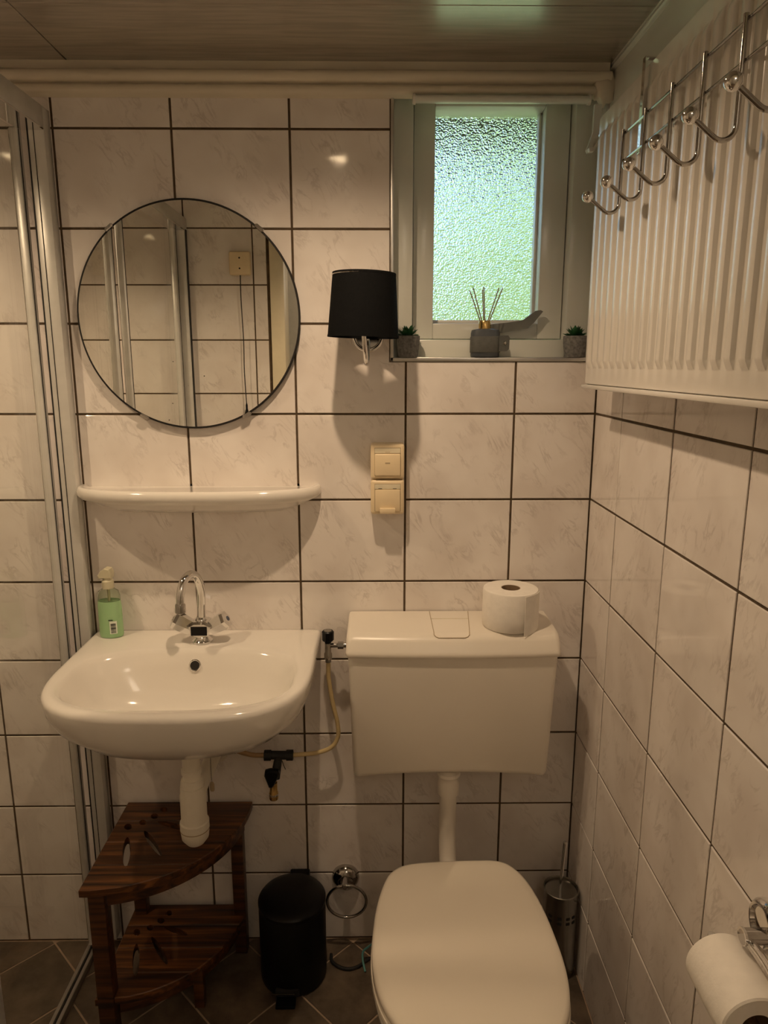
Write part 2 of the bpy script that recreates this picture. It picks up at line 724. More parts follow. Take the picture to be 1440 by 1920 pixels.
def tile_mesh(poly, to3, key, mat, rad=0.0014, depth=0.007):
    """low tile slab: a face with a small rounded arris; poly is centred, to3 maps (u, v, out) to local xyz"""
    k = (key, tuple((round(a, 4), round(b, 4)) for a, b in poly))
    if k in TILE_CACHE:
        return TILE_CACHE[k]
    if area2(poly) < 0:
        poly = poly[::-1]
    n = len(poly)
    rings = [([Vector(p) for p in poly], -depth), ([Vector(p) for p in poly], -rad), (inset_poly(poly, rad * 0.35), -rad * 0.35), (inset_poly(poly, rad), 0.0)]
    verts, faces = [], []
    for r, h in rings:
        verts += [Vector(to3(p.x, p.y, h)) for p in r]
    for q in range(3):
        for i in range(n):
            j = (i + 1) % n
            faces.append((q * n + i, q * n + j, (q + 1) * n + j, (q + 1) * n + i))
    faces.append(tuple(range(3 * n, 4 * n)))
    me = me_from(verts, faces, 'tile')
    bm = bmesh.new()
    bm.from_mesh(me)
    bmesh.ops.recalc_face_normals(bm, faces=bm.faces)
    top = max(bm.faces, key=lambda f: f.calc_area())
    out = Vector(to3(0, 0, 1)) - Vector(to3(0, 0, 0))
    if top.normal.dot(out) < 0:
        bmesh.ops.reverse_faces(bm, faces=bm.faces[:])
    bm.to_mesh(me)
    bm.free()
    me.materials.append(MAT[mat])
    TILE_CACHE[k] = me
    return me


def lay_tile(poly, to3w, to3, key, mat, parent, name='tile', jit=0.0):
    cu = (min(p[0] for p in poly) + max(p[0] for p in poly)) / 2
    cv = (min(p[1] for p in poly) + max(p[1] for p in poly)) / 2
    me = tile_mesh([(p[0] - cu, p[1] - cv) for p in poly], to3, key, mat)
    return link(name, me, None, parent, loc=to3w(cu, cv, random.uniform(-jit, jit)))


def clip_rect(poly, x0, x1, y0, y1):
    def cut(pl, f, inter):
        o = []
        for i in range(len(pl)):
            a, b = pl[i - 1], pl[i]
            if f(b):
                if not f(a):
                    o.append(inter(a, b))
                o.append(b)
            elif f(a):
                o.append(inter(a, b))
        return o

    def ix(v):
        return lambda a, b: (v, a[1] + (b[1] - a[1]) * (v - a[0]) / (b[0] - a[0]))

    def iy(v):
        return lambda a, b: (a[0] + (b[0] - a[0]) * (v - a[1]) / (b[1] - a[1]), v)
    for f, it in ((lambda p: p[0] >= x0, ix(x0)), (lambda p: p[0] <= x1, ix(x1)), (lambda p: p[1] >= y0, iy(y0)), (lambda p: p[1] <= y1, iy(y1))):
        poly = cut(poly, f, it)
        if len(poly) < 3:
            return []
    o = []
    for p in poly:
        if not o or (abs(p[0] - o[-1][0]) + abs(p[1] - o[-1][1])) > 0.002:
            o.append(p)
    if len(o) > 2 and (abs(o[0][0] - o[-1][0]) + abs(o[0][1] - o[-1][1])) < 0.002:
        o.pop()
    return o if len(o) > 2 and abs(area2(o)) > 2e-4 else []


# ------------------------------------------------------------------ room shell
XR = 1.4365      # right wall face
YF = -1.13       # wall opposite the mirror
XL = -0.62       # shower side wall
ZC = 2.125
G = 0.0024       # half grout joint
GD = 0.0022      # joint depth
WX0, WX1, WZ0, WZ1 = 0.970, 1.421, 1.527, 2.100     # window opening

wall_back = boxes('wall_back', [(XL - 0.1, WX0, GD, 0.20, -0.06, 2.3), (WX0, WX1, GD, 0.20, -0.06, WZ0 - 0.004), (WX0, WX1, GD, 0.20, WZ1, 2.3), (WX1, XR + 0.12, GD, 0.20, -0.06, 2.3)], 'grout')
tag(wall_back, kind='structure')
wall_right = boxes('wall_right', [(XR + GD, XR + 0.12, -2.6, 0.0015, -0.06, 2.3)], 'grout')
tag(wall_right, kind='structure')
wall_left = boxes('wall_left', [(XL - 0.1, XL - GD, YF - 0.1, 0.0015, -0.06, 2.3)], 'grout')
tag(wall_left, kind='structure')
DX0, DX1, DZ = 0.60, 1.36, 2.02      # doorway
wall_front = boxes('wall_front', [(XL - 0.1, 0.56, YF - 0.1, YF - GD, -0.06, 2.3), (DX1 + 0.06, XR + GD, YF - 0.1, YF - GD, -0.06, 2.3), (0.56, DX1 + 0.06, YF - 0.1, YF - GD, DZ + 0.05, 2.3)], 'grout')
tag(wall_front, kind='structure')

rows = [(k * 0.2, (k + 1) * 0.2) for k in range(11)]


def y_wall(parent, yface, sgn, x_lo, x_hi, phase, cutout=None):
    """tiles on a wall of constant y; sgn is the direction the faces look along y"""
    w3 = lambda u, v, h: (u, yface + sgn * h, v)
    l3 = lambda u, v, h: (u, sgn * h, v)
    k0 = math.floor((x_lo - phase) / 0.25)
    for c in range(k0, k0 + 12):
        xa, xb = phase + c * 0.25 + G, phase + (c + 1) * 0.25 - G
        xa, xb = max(xa, x_lo), min(xb, x_hi)
        if xb - xa < 0.012:
            continue
        for za, zb in rows:
            za, zb = za + G, min(zb - G, ZC)
            if zb - za < 0.012:
                continue
            poly = [(xa, za), (xb, za), (xb, zb), (xa, zb)]
            if cutout:
                cx0, cx1, cz0, cz1 = cutout
                if zb > cz0 and xb > cx0 and xa < cx1:
                    if za < cz0:                       # row cut by the sill
                        if xa < cx0 - 0.01:
                            poly = [(xa, za), (xb, za), (xb, cz0), (cx0, cz0), (cx0, zb), (xa, zb)]
                        elif xb > cx1 + 0.006:
                            poly = [(xa, za), (xb, za), (xb, zb), (cx1, zb), (cx1, cz0), (xa, cz0)]
                        else:
                            poly = [(xa, za), (xb, za), (xb, cz0), (xa, cz0)]
                    else:
                        if xa < cx0 - 0.01:
                            poly = [(xa, za), (cx0, za), (cx0, zb), (xa, zb)]
                        elif xb > cx1 + 0.006:
                            poly = [(cx1, za), (xb, za), (xb, zb), (cx1, zb)]
                        else:
                            continue
            lay_tile(poly, w3, l3, 'y%d' % sgn, 'tile_y', parent, jit=0.0005)


def x_wall(parent, xface, sgn, y_lo, y_hi, phase):
    w3 = lambda u, v, h: (xface + sgn * h, u, v)
    l3 = lambda u, v, h: (sgn * h, u, v)
    for c in range(-12, 3):
        ya, yb = phase + c * 0.2575 + G, phase + (c + 1) * 0.2575 - G
        ya, yb = max(ya, y_lo), min(yb, y_hi)
        if yb - ya < 0.012:
            continue
        for za, zb in rows:
            za, zb = za + G, min(zb - G, ZC)
            if zb - za < 0.012:
                continue
            lay_tile([(ya, za), (yb, za), (yb, zb), (ya, zb)], w3, l3, 'x%d' % sgn, 'tile_x', parent, jit=0.0005)


y_wall(wall_back, 0.0, -1, XL + 0.003, XR - 0.002, 0.0, (0.9625, 1.424, 1.5165, 2.2))
x_wall(wall_right, XR, -1, YF + 0.003, -0.002, -0.1785)
x_wall(wall_left, XL, 1, YF + 0.003, -0.002, -0.1785)
y_wall(wall_front, YF, 1, XL + 0.003, 0.535, 0.2355)

# floor: two fields of 20 cm slabs laid on the diagonal, the shower field apart from the room field
floor = boxes('floor', [(XL - 0.1, XR + 0.12, -2.6, 0.2, -0.10, -0.0022)], 'floor_grout')
tag(floor, kind='structure')
XS = 0.186


def diag_field(x0, x1, y0, y1, ca, cb):
    s = 0.2828
    w3 = lambda u, v, h: (u, v, h)
    for i in range(-14, 15):
        for j in range(-14, 15):
            a, b = ca + (i + 0.5) * s, cb + (j + 0.5) * s       # a = x - y, b = x + y at the slab centre
            cx, cyy = (a + b) / 2, (b - a) / 2
            h = s / 2 - G * 1.35
            poly = clip_rect([(cx + h, cyy), (cx, cyy + h), (cx - h, cyy), (cx, cyy - h)], x0, x1, y0, y1)
            if poly:
                lay_tile(poly, w3, w3, 'z', 'slate', floor, name='floor_tile', jit=0.0004)


diag_field(XS + 0.013, XR - 0.002, YF - 0.1, -0.003, 0.882, 0.5695)
diag_field(XL + 0.002, XS - 0.013, YF + 0.002, -0.003, 0.0816, 0.063)

# ceiling boards
ceiling = boxes('ceiling', [(XL - 0.1, XR + 0.12, YF - 0.1, 0.2, ZC + 0.012, 2.3)], 'hole_dark')
tag(ceiling, kind='structure')
for yb in [0.002 - 0.2497 * k for k in range(5)]:
    for xa, xb in ((XL, 0.2952), (0.2968, XR)):
        y0 = max(yb - 0.2485, YF)
        box('ceiling_board', xa, xb, y0, yb, ZC, ZC + 0.012, 'ceiling_board', ceiling, bevel=0.0012, seg=1)

# cornices
def profile_run(name, prof, a, b, along, mat, kind='structure'):
    """extrude a closed profile; along 'x': prof gives (y, z); along 'y': prof gives (x, z)"""
    r = []
    for t in (a, b):
        r.append([(t, p, z) if along == 'x' else (p, t, z) for p, z in prof])
    o = loft(name, r, mat, None, smooth=30)
    return tag(o, kind=kind)


def arc_pts(cx, cz, rx, rz, t0, t1, n=9):
    return [(cx + rx * math.cos(math.radians(t0 + (t1 - t0) * i / (n - 1))), cz + rz * math.sin(math.radians(t0 + (t1 - t0) * i / (n - 1)))) for i in range(n)]


prof = [(0.0, ZC), (-0.012, ZC), (-0.012, 2.1055)] + arc_pts(-0.020, 2.094, 0.013, 0.0115, 90, 268, 10) + [(-0.014, 2.0815)] + arc_pts(-0.013, 2.0705, 0.011, 0.0095, 95, 265, 9) + [(0.0, 2.0585)]
profile_run('trim_1', prof, XL, XR - 0.016, 'x', 'cornice_paint')
prof = [(XR, ZC), (XR - 0.013, ZC), (XR - 0.013, ZC - 0.004)] + [(XR - 0.007 - 0.008 * math.sin(PI * k / 6), ZC - 0.005 - 0.011 * k / 6) for k in range(7)] + [(XR - 0.009, ZC - 0.020), (XR - 0.009, 2.036), (XR, 2.034)]
profile_run('trim_2', prof, YF, -0.001, 'y', 'window_paint')
# lumpy filler where the two cornices meet
fl = bmesh.new()
bmesh.ops.create_icosphere(fl, subdivisions=3, radius=1.0)
for v in fl.verts:
    w = 1 + 0.16 * math.sin(9 * v.co.x + 4 * v.co.z) + 0.12 * math.sin(13 * v.co.z + 3)
    v.co = Vector((XR - 0.026 + v.co.x * 0.026 * w, -0.016 + v.co.y * 0.016, 2.072 + v.co.z * 0.030 * w))
fm = bpy.data.meshes.new('trim_3')
fl.to_mesh(fm)
fl.free()
tag(link('trim_3', fm, 'cornice_paint', smooth=179), kind='structure')

# door frame round the doorway the picture is taken from
dfr = boxes('door_1', [(0.548, DX0, YF - 0.115, YF + 0.016, 0.0, DZ + 0.07), (DX1, 1.4345, YF - 0.115, YF + 0.016, 0.0, DZ + 0.07), (DX0, DX1, YF - 0.115, YF + 0.016, DZ, DZ + 0.07)], 'door_paint', bevel=0.003)
tag(dfr, kind='structure')
# hallway beyond the doorway
wall_hall = boxes('wall_hallway', [(-0.3, XR + 0.12, -2.7, -2.6, -0.06, 2.3), (-0.4, -0.3, -2.7, YF - 0.1, -0.06, 2.3)], 'hall_paint')
tag(wall_hall, kind='structure')
tag(boxes('ceiling_hallway', [(-0.4, XR + 0.12, -2.7, YF - 0.1, 2.24, 2.34)], 'hall_paint'), kind='structure')
tag(boxes('floor_hallway', [(-0.4, XR + 0.12, -2.6, YF - 0.1, -0.002, 0.0005)], 'hall_floor'), kind='structure')
tag(boxes('wall_hallway_right', [(XR - 0.003, XR + 0.0025, -2.6, YF - 0.1, 0.0, 2.24)], 'hall_paint'), kind='structure')
tag(boxes('wall_hallway_front', [(-0.3, 0.548, YF - 0.105, YF - 0.1, 0.0, 2.24), (0.548, XR, YF - 0.105, YF - 0.1, DZ + 0.07, 2.24)], 'hall_paint'), kind='structure')

# ------------------------------------------------------------------ window
win = box('window_1', WX0, WX1, 0.155, 0.165, WZ0 + 0.02, WZ0 + 0.03, 'window_paint')   # thin back stop, parents the rest
tag(win, kind='structure')
# reveal lining
boxes('reveal', [(WX0 - 0.004, WX0 + 0.001, 0.0, 0.165, WZ0, WZ1), (WX1 - 0.001, WX1 + 0.004, 0.0, 0.165, WZ0, WZ1), (WX0, WX1, 0.0, 0.165, WZ1 - 0.004, WZ1)], 'window_paint', win)
box('window_sill', WX0 - 0.001, WX1 + 0.001, -0.002, 0.12, WZ0 - 0.009, WZ0, 'window_paint', win, bevel=0.001)
boxes('edge_trim', [(0.9645, 0.9715, -0.004, 0.01, 1.5185, WZ1), (0.9645, 1.424, -0.004, 0.002, 1.5185, 1.5272)], 'alu', win, bevel=0.0012)
# fixed frame
FY0, FY1 = 0.040, 0.15
boxes('frame_jamb', [(WX0, 1.0155, FY0, FY1, WZ0, WZ1)], 'window_paint', win, bevel=0.003)
boxes('frame_jamb', [(1.3685, WX1, FY0, FY1, WZ0, WZ1)], 'window_paint', win, bevel=0.003)
boxes('frame_rail', [(1.0155, 1.3685, FY0, FY1, WZ0, 1.5675)], 'window_paint', win, bevel=0.003)
boxes('frame_rail', [(1.0155, 1.3685, FY0, FY1, 2.088, WZ1)], 'window_paint', win, bevel=0.003)
# sash
SY0, SY1 = 0.077, 0.158
GX0, GX1, GZ0, GZ1 = 1.0655, 1.3110, 1.6085, 2.070
boxes('sash_stile', [(1.018, GX0, SY0, SY1, 1.570, 2.0865)], 'window_paint', win, bevel=0.002)
boxes('sash_stile', [(GX1, 1.3665, SY0, SY1, 1.570, 2.0865)], 'window_paint', win, bevel=0.002)
boxes('sash_rail', [(GX0, GX1, SY0, SY1, 1.570, GZ0 - 0.003)], 'window_paint', win, bevel=0.002)
boxes('sash_rail', [(GX0, GX1, SY0, SY1, GZ1, 2.0865)], 'window_paint', win, bevel=0.002)
boxes('glazing_bead', [(GX0, GX1, 0.118, 0.141, GZ0 - 0.003, GZ0 + 0.007)], 'alu_paint', win, bevel=0.001)
boxes('glazing_bead', [(GX1 - 0.006, GX1, 0.118, 0.141, GZ0, GZ1)], 'alu_paint', win, bevel=0.001)
pane = box('pane', GX0 - 0.003, GX1 + 0.003, 0.142, 0.147, GZ0 - 0.004, GZ1 + 0.004, 'pane_pebbled', win)
# bent casement handle
hp = [(1.196, 1.602), (1.200, 1.578), (1.236, 1.585), (1.276, 1.592), (1.284, 1.594), (1.298, 1.606), (1.314, 1.626), (1.318, 1.631), (1.312, 1.634), (1.300, 1.632), (1.272, 1.6115), (1.236, 1.606)]
hr = [[(x, y, z) for x, z in hp] for y in (0.052, 0.060)]
loft('window_handle', hr, 'handle_metal', win, smooth=30)
box('handle_pivot', 1.192, 1.212, 0.054, 0.079, 1.581, 1.601, 'handle_metal', win, bevel=0.004)

# slim rail under the cornice and white bracket in the corner
t = thing('blind_rail', 'slim white blind rail under the cornice across the window top', 'blind rail', (1.19, -0.014, 2.045))
loft('rail', [[(x, -0.003 - 0.017 + 0.012 * math.cos(a), 2.0515 + 0.0075 * math.sin(a)) for a in [2 * PI * k / 18 for k in range(18)]] for x in (1.0145, 1.376)], 'window_paint', t, smooth=40)
for x in (1.0125, 1.3775):
    lathe('end_cap', [(0, -0.003), (0.010, -0.003), (0.0105, 0.003), (0, 0.003)], (x, -0.020, 2.0515), (1, 0, 0), 'white_paint', t, seg=16)
t = thing('corner_bracket', 'white curved plastic bracket hanging in the corner beside the window', 'bracket', (1.388, -0.04, 1.945))
bp_ = [(1.3835, 2.035), (1.3980, 2.035), (1.3985, 1.985), (1.3975, 1.968), (1.3900, 1.952), (1.3820, 1.944), (1.3745, 1.9435), (1.3715, 1.949), (1.3765, 1.962), (1.3830, 1.982)]
loft('arm', [[(x, y, z) for x, z in bp_] for y in (-0.046, -0.034)], 'window_paint', t, smooth=30)
loft('lip', [[(x, y, z) for x, z in ((1.3725, 1.949), (1.3745, 1.9420), (1.3830, 1.9425), (1.3985, 1.9665), (1.3975, 1.972), (1.383, 1.950))] for y in (-0.058, -0.046)], 'white_paint', t, smooth=30)

# outside: lawn, hedge and eave seen blurred through the pane
lawn = boxes('lawn', [(-9, 11, 0.25, 16, -0.5, -0.4)], 'lawn_grass')
tag(lawn, 'mown green lawn outside the window', 'lawn', kind='stuff')
eave = boxes('eave', [(-3, 5, 0.215, 0.75, 2.206, 2.34)], 'eave_paint')
tag(eave, kind='structure')


def leaf_cloud(name, label, cx, cyy, cz, rx, ry, rz, n, seed):
    rnd = random.Random(seed)
    v, f = [], []
    for i in range(n):
        while True:
            p = Vector((rnd.uniform(-1, 1), rnd.uniform(-1, 1), rnd.uniform(-1, 1)))
            if p.length < 1:
                break
        p = Vector((cx + p.x * rx, cyy + p.y * ry, cz + p.z * rz))
        q = Quaternion(Vector((rnd.uniform(-1, 1), rnd.uniform(-1, 1), rnd.uniform(-1, 1))).normalized(), rnd.uniform(0, 6.28))
        s = rnd.uniform(0.10, 0.2)
        k = len(v)
        for a, b in ((-1, 0), (0, -0.5), (1, 0), (0, 0.5)):
            v.append(p + q @ Vector((a * s, b * s, 0)))
        f.append((k, k + 1, k + 2, k + 3))
    o = link(name, me_from(v, f, name), 'hedge_leaf')
    return tag(o, label, 'shrub')


leaf_cloud('garden_shrub', 'broad leafy green shrub outside the frosted window', -1.35, 5.6, 1.25, 1.6, 1.0, 1.4, 1600, 3)
leaf_cloud('garden_shrub', 'taller leafy green shrub outside, right of the frosted window', 3.0, 6.0, 2.05, 2.05, 1.1, 2.2, 1900, 4)

# ------------------------------------------------------------------ ceiling spotlight (just above the frame)
for (lx, ly, lz), lab in ((LAMP, 'small white surface spotlight on the ceiling above the basin and toilet'), (LAMP2, 'small white surface spotlight on the ceiling inside the shower')):
    t = thing('ceiling_spotlight', lab, 'spotlight', (lx, ly, ZC), 'ceiling spotlights')
    lathe('base_ring', [(0, 0), (0.045, 0), (0.045, -0.006), (0.040, -0.010), (0, -0.010)], (lx, ly, ZC), (0, 0, 1), 'white_paint', t)
    lathe('housing', [(0.028, -0.010), (0.032, -0.030), (0.032, -0.052), (0.029, -0.052), (0.027, -0.040), (0, -0.040)], (lx, ly, ZC), (0, 0, 1), 'white_paint', t)
    lathe('lens', [(0, -0.046), (0.016, -0.048), (0.020, -0.050), (0.020, -0.044), (0, -0.042)], (lx, ly, ZC), (0, 0, 1), 'bulb_lens', t, seg=24)

t = thing('fill_lamp', 'added fill bulb hung unseen in the hallway behind the camera', 'lamp', (FILL[0], FILL[1], 2.24))  # unseen pendant fitting made up to carry the added fill light
lathe('ceiling_rose', [(0, 0), (0.05, 0), (0.045, -0.02), (0, -0.022)], (FILL[0], FILL[1], 2.24), (0, 0, 1), 'white_paint', t)
tube('flex', [(FILL[0], FILL[1], 2.22), (FILL[0], FILL[1], 2.175)], 0.003, 'white_paint', t, seg=8)
lathe('bulb_holder', [(0, 0), (0.018, 0), (0.022, -0.016), (0, -0.016)], (FILL[0], FILL[1], 2.178), (0, 0, 1), 'white_paint', t)

# ------------------------------------------------------------------ shower enclosure
t = thing('shower_enclosure', 'white framed glass shower enclosure with sliding doors left of basin', 'shower', (0.20, -0.56, 0.0))
boxes('wall_channel', [(0.2135, 0.2475, -0.034, -0.0012, 0.03, 2.032)], 'alu_paint', t, bevel=0.0015)
boxes('channel_groove', [(0.2245, 0.2258, -0.0352, -0.0335, 0.03, 1.99)], 'hole_dark', t)
boxes('seal_strip', [(0.2105, 0.2137, -0.0335, -0.020, 0.03, 1.99)], 'black_rubber', t)
boxes('wall_channel', [(0.2135, 0.2475, YF + 0.0012, YF + 0.036, 0.03, 2.032)], 'alu_paint', t, bevel=0.0015)
boxes('seal_strip', [(0.2475, 0.2500, YF + 0.012, YF + 0.030, 0.03, 1.99)], 'black_rubber', t)
boxes('header_rail', [(0.197, 0.2475, YF + 0.036, -0.034, 1.989, 2.032)], 'alu_paint', t, bevel=0.0015)
boxes('header_lip', [(0.1965, 0.2465, YF + 0.036, -0.034, 1.9855, 1.9888)], 'chrome', t)
boxes('floor_rail', [(0.1745, 0.1840, YF + 0.002, -0.002, -0.0015, 0.024)], 'alu', t, bevel=0.0015)
boxes('floor_rail', [(0.1880, 0.1975, YF + 0.002, -0.002, -0.0015, 0.020)], 'alu', t, bevel=0.0015)
boxes('floor_seal', [(0.1840, 0.1880, YF + 0.002, -0.002, -0.0015, 0.016)], 'hole_dark', t)
for k, (xg, ya, yb_) in enumerate(((0.188, -0.028, -0.492), (0.208, -0.505, YF + 0.040))):
    d = boxes('sliding_door', [(xg - 0.0025, xg + 0.0025, yb_ + 0.002, ya - 0.002, 0.03, 1.986)], 'shower_glass', t)
    for q, yy in enumerate((ya, yb_)):
        y0, y1 = (yy - 0.020, yy) if q == 0 else (yy, yy + 0.032)
        boxes('door_stile', [(xg - 0.008, xg + 0.010, y0, y1, 0.027, 1.988)], 'alu_paint', d, bevel=0.003)
        boxes('stile_gasket', [(xg + 0.0095, xg + 0.0112, y0 + 0.004, y0 + 0.0062, 0.03, 1.985)], 'black_rubber', d)
        boxes('stile_edge', [(xg - 0.0095, xg - 0.0078, y0 + 0.002, y1 - 0.002, 0.03, 1.985)], 'chrome', d)

# pull-cord switch on the wall opposite the mirror
t = thing('pull_cord_switch', 'square cream pull-cord switch with a long dark cord', 'switch', (0.441, YF, 1.87))
box('switch_box', 0.402, 0.480, YF + 0.0005, YF + 0.030, 1.832, 1.915, 'ivory_plastic', t, bevel=0.006, seg=3)
for z in (1.892, 1.855):
    lathe('screw', [(0.0032, 0.0), (0.0032, 0.0012), (0, 0.0012)], (0.441, YF + 0.030, z), (0, 1, 0), 'hole_dark', t, seg=12)
tube('cord', smooth_path([(0.441, YF + 0.022, 1.834), (0.4405, YF + 0.022, 1.74), (0.444, YF + 0.022, 1.60), (0.4425, YF + 0.022, 1.48), (0.446, YF + 0.022, 1.36)], 6), 0.0019, 'black_rubber', t, seg=6)
lathe('bell_pull', [(0.002, 0.04), (0.004, 0.032), (0.004, 0.018), (0.009, 0.0), (0, 0.0)], (0.446, YF + 0.022, 1.325), (0, 0, 1), 'black_plastic', t, seg=16)

# ------------------------------------------------------------------ round mirror
MX, MZ, MR = 0.5205, 1.6140, 0.2455
t = thing('wall_mirror', 'round frameless wall mirror with worn dark edge and clips', 'mirror', (MX, 0, MZ))
md = lathe('mirror_glass', [(0, 0.0125), (MR - 0.005, 0.0125), (MR - 0.0045, 0.0165), (0, 0.0170)], (MX, 0, MZ), (0, -1, 0), 'mirror_silver', t, seg=128, smooth=10)
lathe('mirror_edge', [(MR - 0.0048, 0.0120), (MR - 0.0012, 0.0122), (MR, 0.0140), (MR - 0.0012, 0.0160), (MR - 0.0046, 0.0168)], (MX, 0, MZ), (0, -1, 0), 'hole_dark', t, seg=128, smooth=30)
lathe('backing', [(0, 0.0006), (MR - 0.03, 0.0006), (MR - 0.03, 0.0120), (0, 0.0120)], (MX, 0, MZ), (0, -1, 0), 'black_rubber', t, seg=64)
for a, mt in ((131, 'chrome'), (49, 'chrome'), (-117, 'dark_chrome'), (-61, 'dark_chrome')):
    ca, sa = math.cos(math.radians(a)), math.sin(math.radians(a))
    bm = bmesh.new()
    bm_box(bm, -0.011, 0.011, -0.0205, -0.001, -0.004, 0.004)
    bmesh.ops.bevel(bm, geom=bm.edges[:], offset=0.002, segments=2, affect='EDGES')
    bmesh.ops.transform(bm, matrix=Matrix.Translation((MX + ca * MR, 0, MZ + sa * MR)) @ Matrix.Rotation(-math.radians(a - 90), 4, 'Y'), verts=bm.verts)
    me = bpy.data.meshes.new('clip')
    bm.to_mesh(me)
    bm.free()
    link('clip', me, mt, t, smooth=40)

# ------------------------------------------------------------------ ceramic shelf under the mirror
def shelf_ring(cx, a, b, n, z, back=0.0015, N=72):
    pts = []
    for i in range(N + 1):
        th = PI * i / N
        c, s = math.cos(th), math.sin(th)
        pts.append((cx + a * math.copysign(abs(c) ** (2 / n), c), back - b * abs(s) ** (2 / n), z))
    return pts


t = thing('ceramic_shelf', 'long cream ceramic shelf with rounded front below the round mirror', 'shelf', (0.522, 0, 1.21))
cx = 0.5225
loft('shelf_body', [shelf_ring(cx, 0.190, 0.030, 2.2, 1.176), shelf_ring(cx, 0.232, 0.066, 2.2, 1.190), shelf_ring(cx, 0.262, 0.098, 2.4, 1.205), shelf_ring(cx, 0.276, 0.113, 2.5, 1.212), shelf_ring(cx, 0.281, 0.118, 2.5, 1.220), shelf_ring(cx, 0.281, 0.118, 2.5, 1.230), shelf_ring(cx, 0.277, 0.114, 2.5, 1.2375), shelf_ring(cx, 0.271, 0.108, 2.5, 1.2385), shelf_ring(cx, 0.265, 0.102, 2.5, 1.2360), shelf_ring(cx, 0.258, 0.095, 2.5, 1.2330)], 'white_ceramic', t, smooth=60)

# ------------------------------------------------------------------ washbasin
BC = Vector((0.525, -0.24))


def dist_to(shape, phi):
    dx, dy = math.cos(phi), math.sin(phi)
    lo, hi = 0.0, 0.8
    for _ in range(40):
        m = (lo + hi) / 2
        if shape(BC.x + dx * m, BC.y + dy * m):
            lo = m
        else:
            hi = m
    return lo


def d_shape(a, yb_, ym, yf, n):
    def f(x, y):
        if y > yb_ or abs(x - BC.x) > a:
            return False
        if y >= ym:
            return True
        return (abs(x - BC.x) / a) ** n + ((ym - y) / (ym - yf)) ** n <= 1
    return f


def e_shape(a, b, yc, n, nb=None):
    def f(x, y):
        m = n if y < yc else (nb or n)
        return (abs(x - BC.x) / a) ** m + (abs(y - yc) / b) ** m <= 1
    return f


NB = 144
corner = [math.atan2(-0.0015 - BC.y, s * 0.2715) for s in (1, -1)]
PH = [2 * PI * i / NB for i in range(NB)]
for c in corner:
    c %= 2 * PI
    k = min(range(NB), key=lambda i: abs(PH[i] - c))
    PH[k] = c


def bring(shape, z, ztilt=0.0):
    return [(BC.x + math.cos(p) * r, BC.y + math.sin(p) * r, z + ztilt * (BC.y + math.sin(p) * r)) for p, r in ((p, dist_to(shape, p)) for p in PH)]


basin = thing('washbasin', 'white ceramic wall-hung washbasin with chrome mixer tap', 'washbasin', (0.525, -0.2, 0.7))
rings = [bring(d_shape(0.080, -0.10, -0.2, -0.275, 2.2), 0.727), bring(d_shape(0.150, -0.04, -0.20, -0.325, 2.3), 0.733), bring(d_shape(0.222, -0.012, -0.20, -0.394, 2.5), 0.766), bring(d_shape(0.255, 0.000, -0.20, -0.428, 2.8), 0.806),
         bring(d_shape(0.2685, 0.0008, -0.20, -0.4415, 3.0), 0.844), bring(d_shape(0.2715, 0.0008, -0.20, -0.4455, 3.0), 0.868), bring(d_shape(0.2705, 0.0005, -0.20, -0.4445, 3.0), 0.8755), bring(d_shape(0.266, -0.001, -0.20, -0.4400, 3.0), 0.8795),
         bring(d_shape(0.259, -0.012, -0.20, -0.430, 3.0), 0.881), bring(e_shape(0.243, 0.150, -0.264, 2.7, 3.2), 0.8795), bring(e_shape(0.238, 0.145, -0.265, 2.7, 3.2), 0.876), bring(e_shape(0.233, 0.140, -0.266, 2.6, 3.0), 0.868),
         bring(e_shape(0.222, 0.130, -0.264, 2.5), 0.838), bring(e_shape(0.203, 0.114, -0.258, 2.4), 0.800), bring(e_shape(0.165, 0.090, -0.250, 2.2), 0.768), bring(e_shape(0.090, 0.055, -0.243, 2.0), 0.753), bring(e_shape(0.030, 0.030, -0.24, 2.0), 0.749)]
loft('bowl', rings, 'white_ceramic', basin, smooth=179)
lathe('drain', [(0.0, 0.0005), (0.020, 0.0005), (0.023, 0.0035), (0.034, 0.0045), (0.037, 0.001)], (0.525, -0.24, 0.7495), (0, 0, 1), 'chrome', basin, seg=32)
ov = Vector((0.5215, -0.1345, 0.8455))
on = Vector((0, -0.95, 0.31)).normalized()
lathe('overflow', [(0.0135, -0.004), (0.0135, 0.0010), (0.0118, 0.0018), (0.0105, 0.0008), (0.0105, -0.004)], ov, on, 'chrome', basin, seg=28)
lathe('overflow_hole', [(0.0, 0.0006), (0.0106, 0.0006), (0.0106, -0.003)], ov, on, 'hole_dark', basin, seg=28)

# mixer tap
TX, TY, TZ = 0.5270, -0.078, 0.8805
t = thing('mixer_tap', 'chrome two-handle mixer tap with swan-neck spout on the washbasin', 'tap', (TX, TY, TZ))
lathe('tap_base', [(0, 0), (0.0235, 0), (0.0235, 0.004), (0.017, 0.010), (0.013, 0.016), (0.015, 0.024), (0, 0.024)], (TX, TY, TZ), (0, 0, 1), 'chrome', t, seg=32)
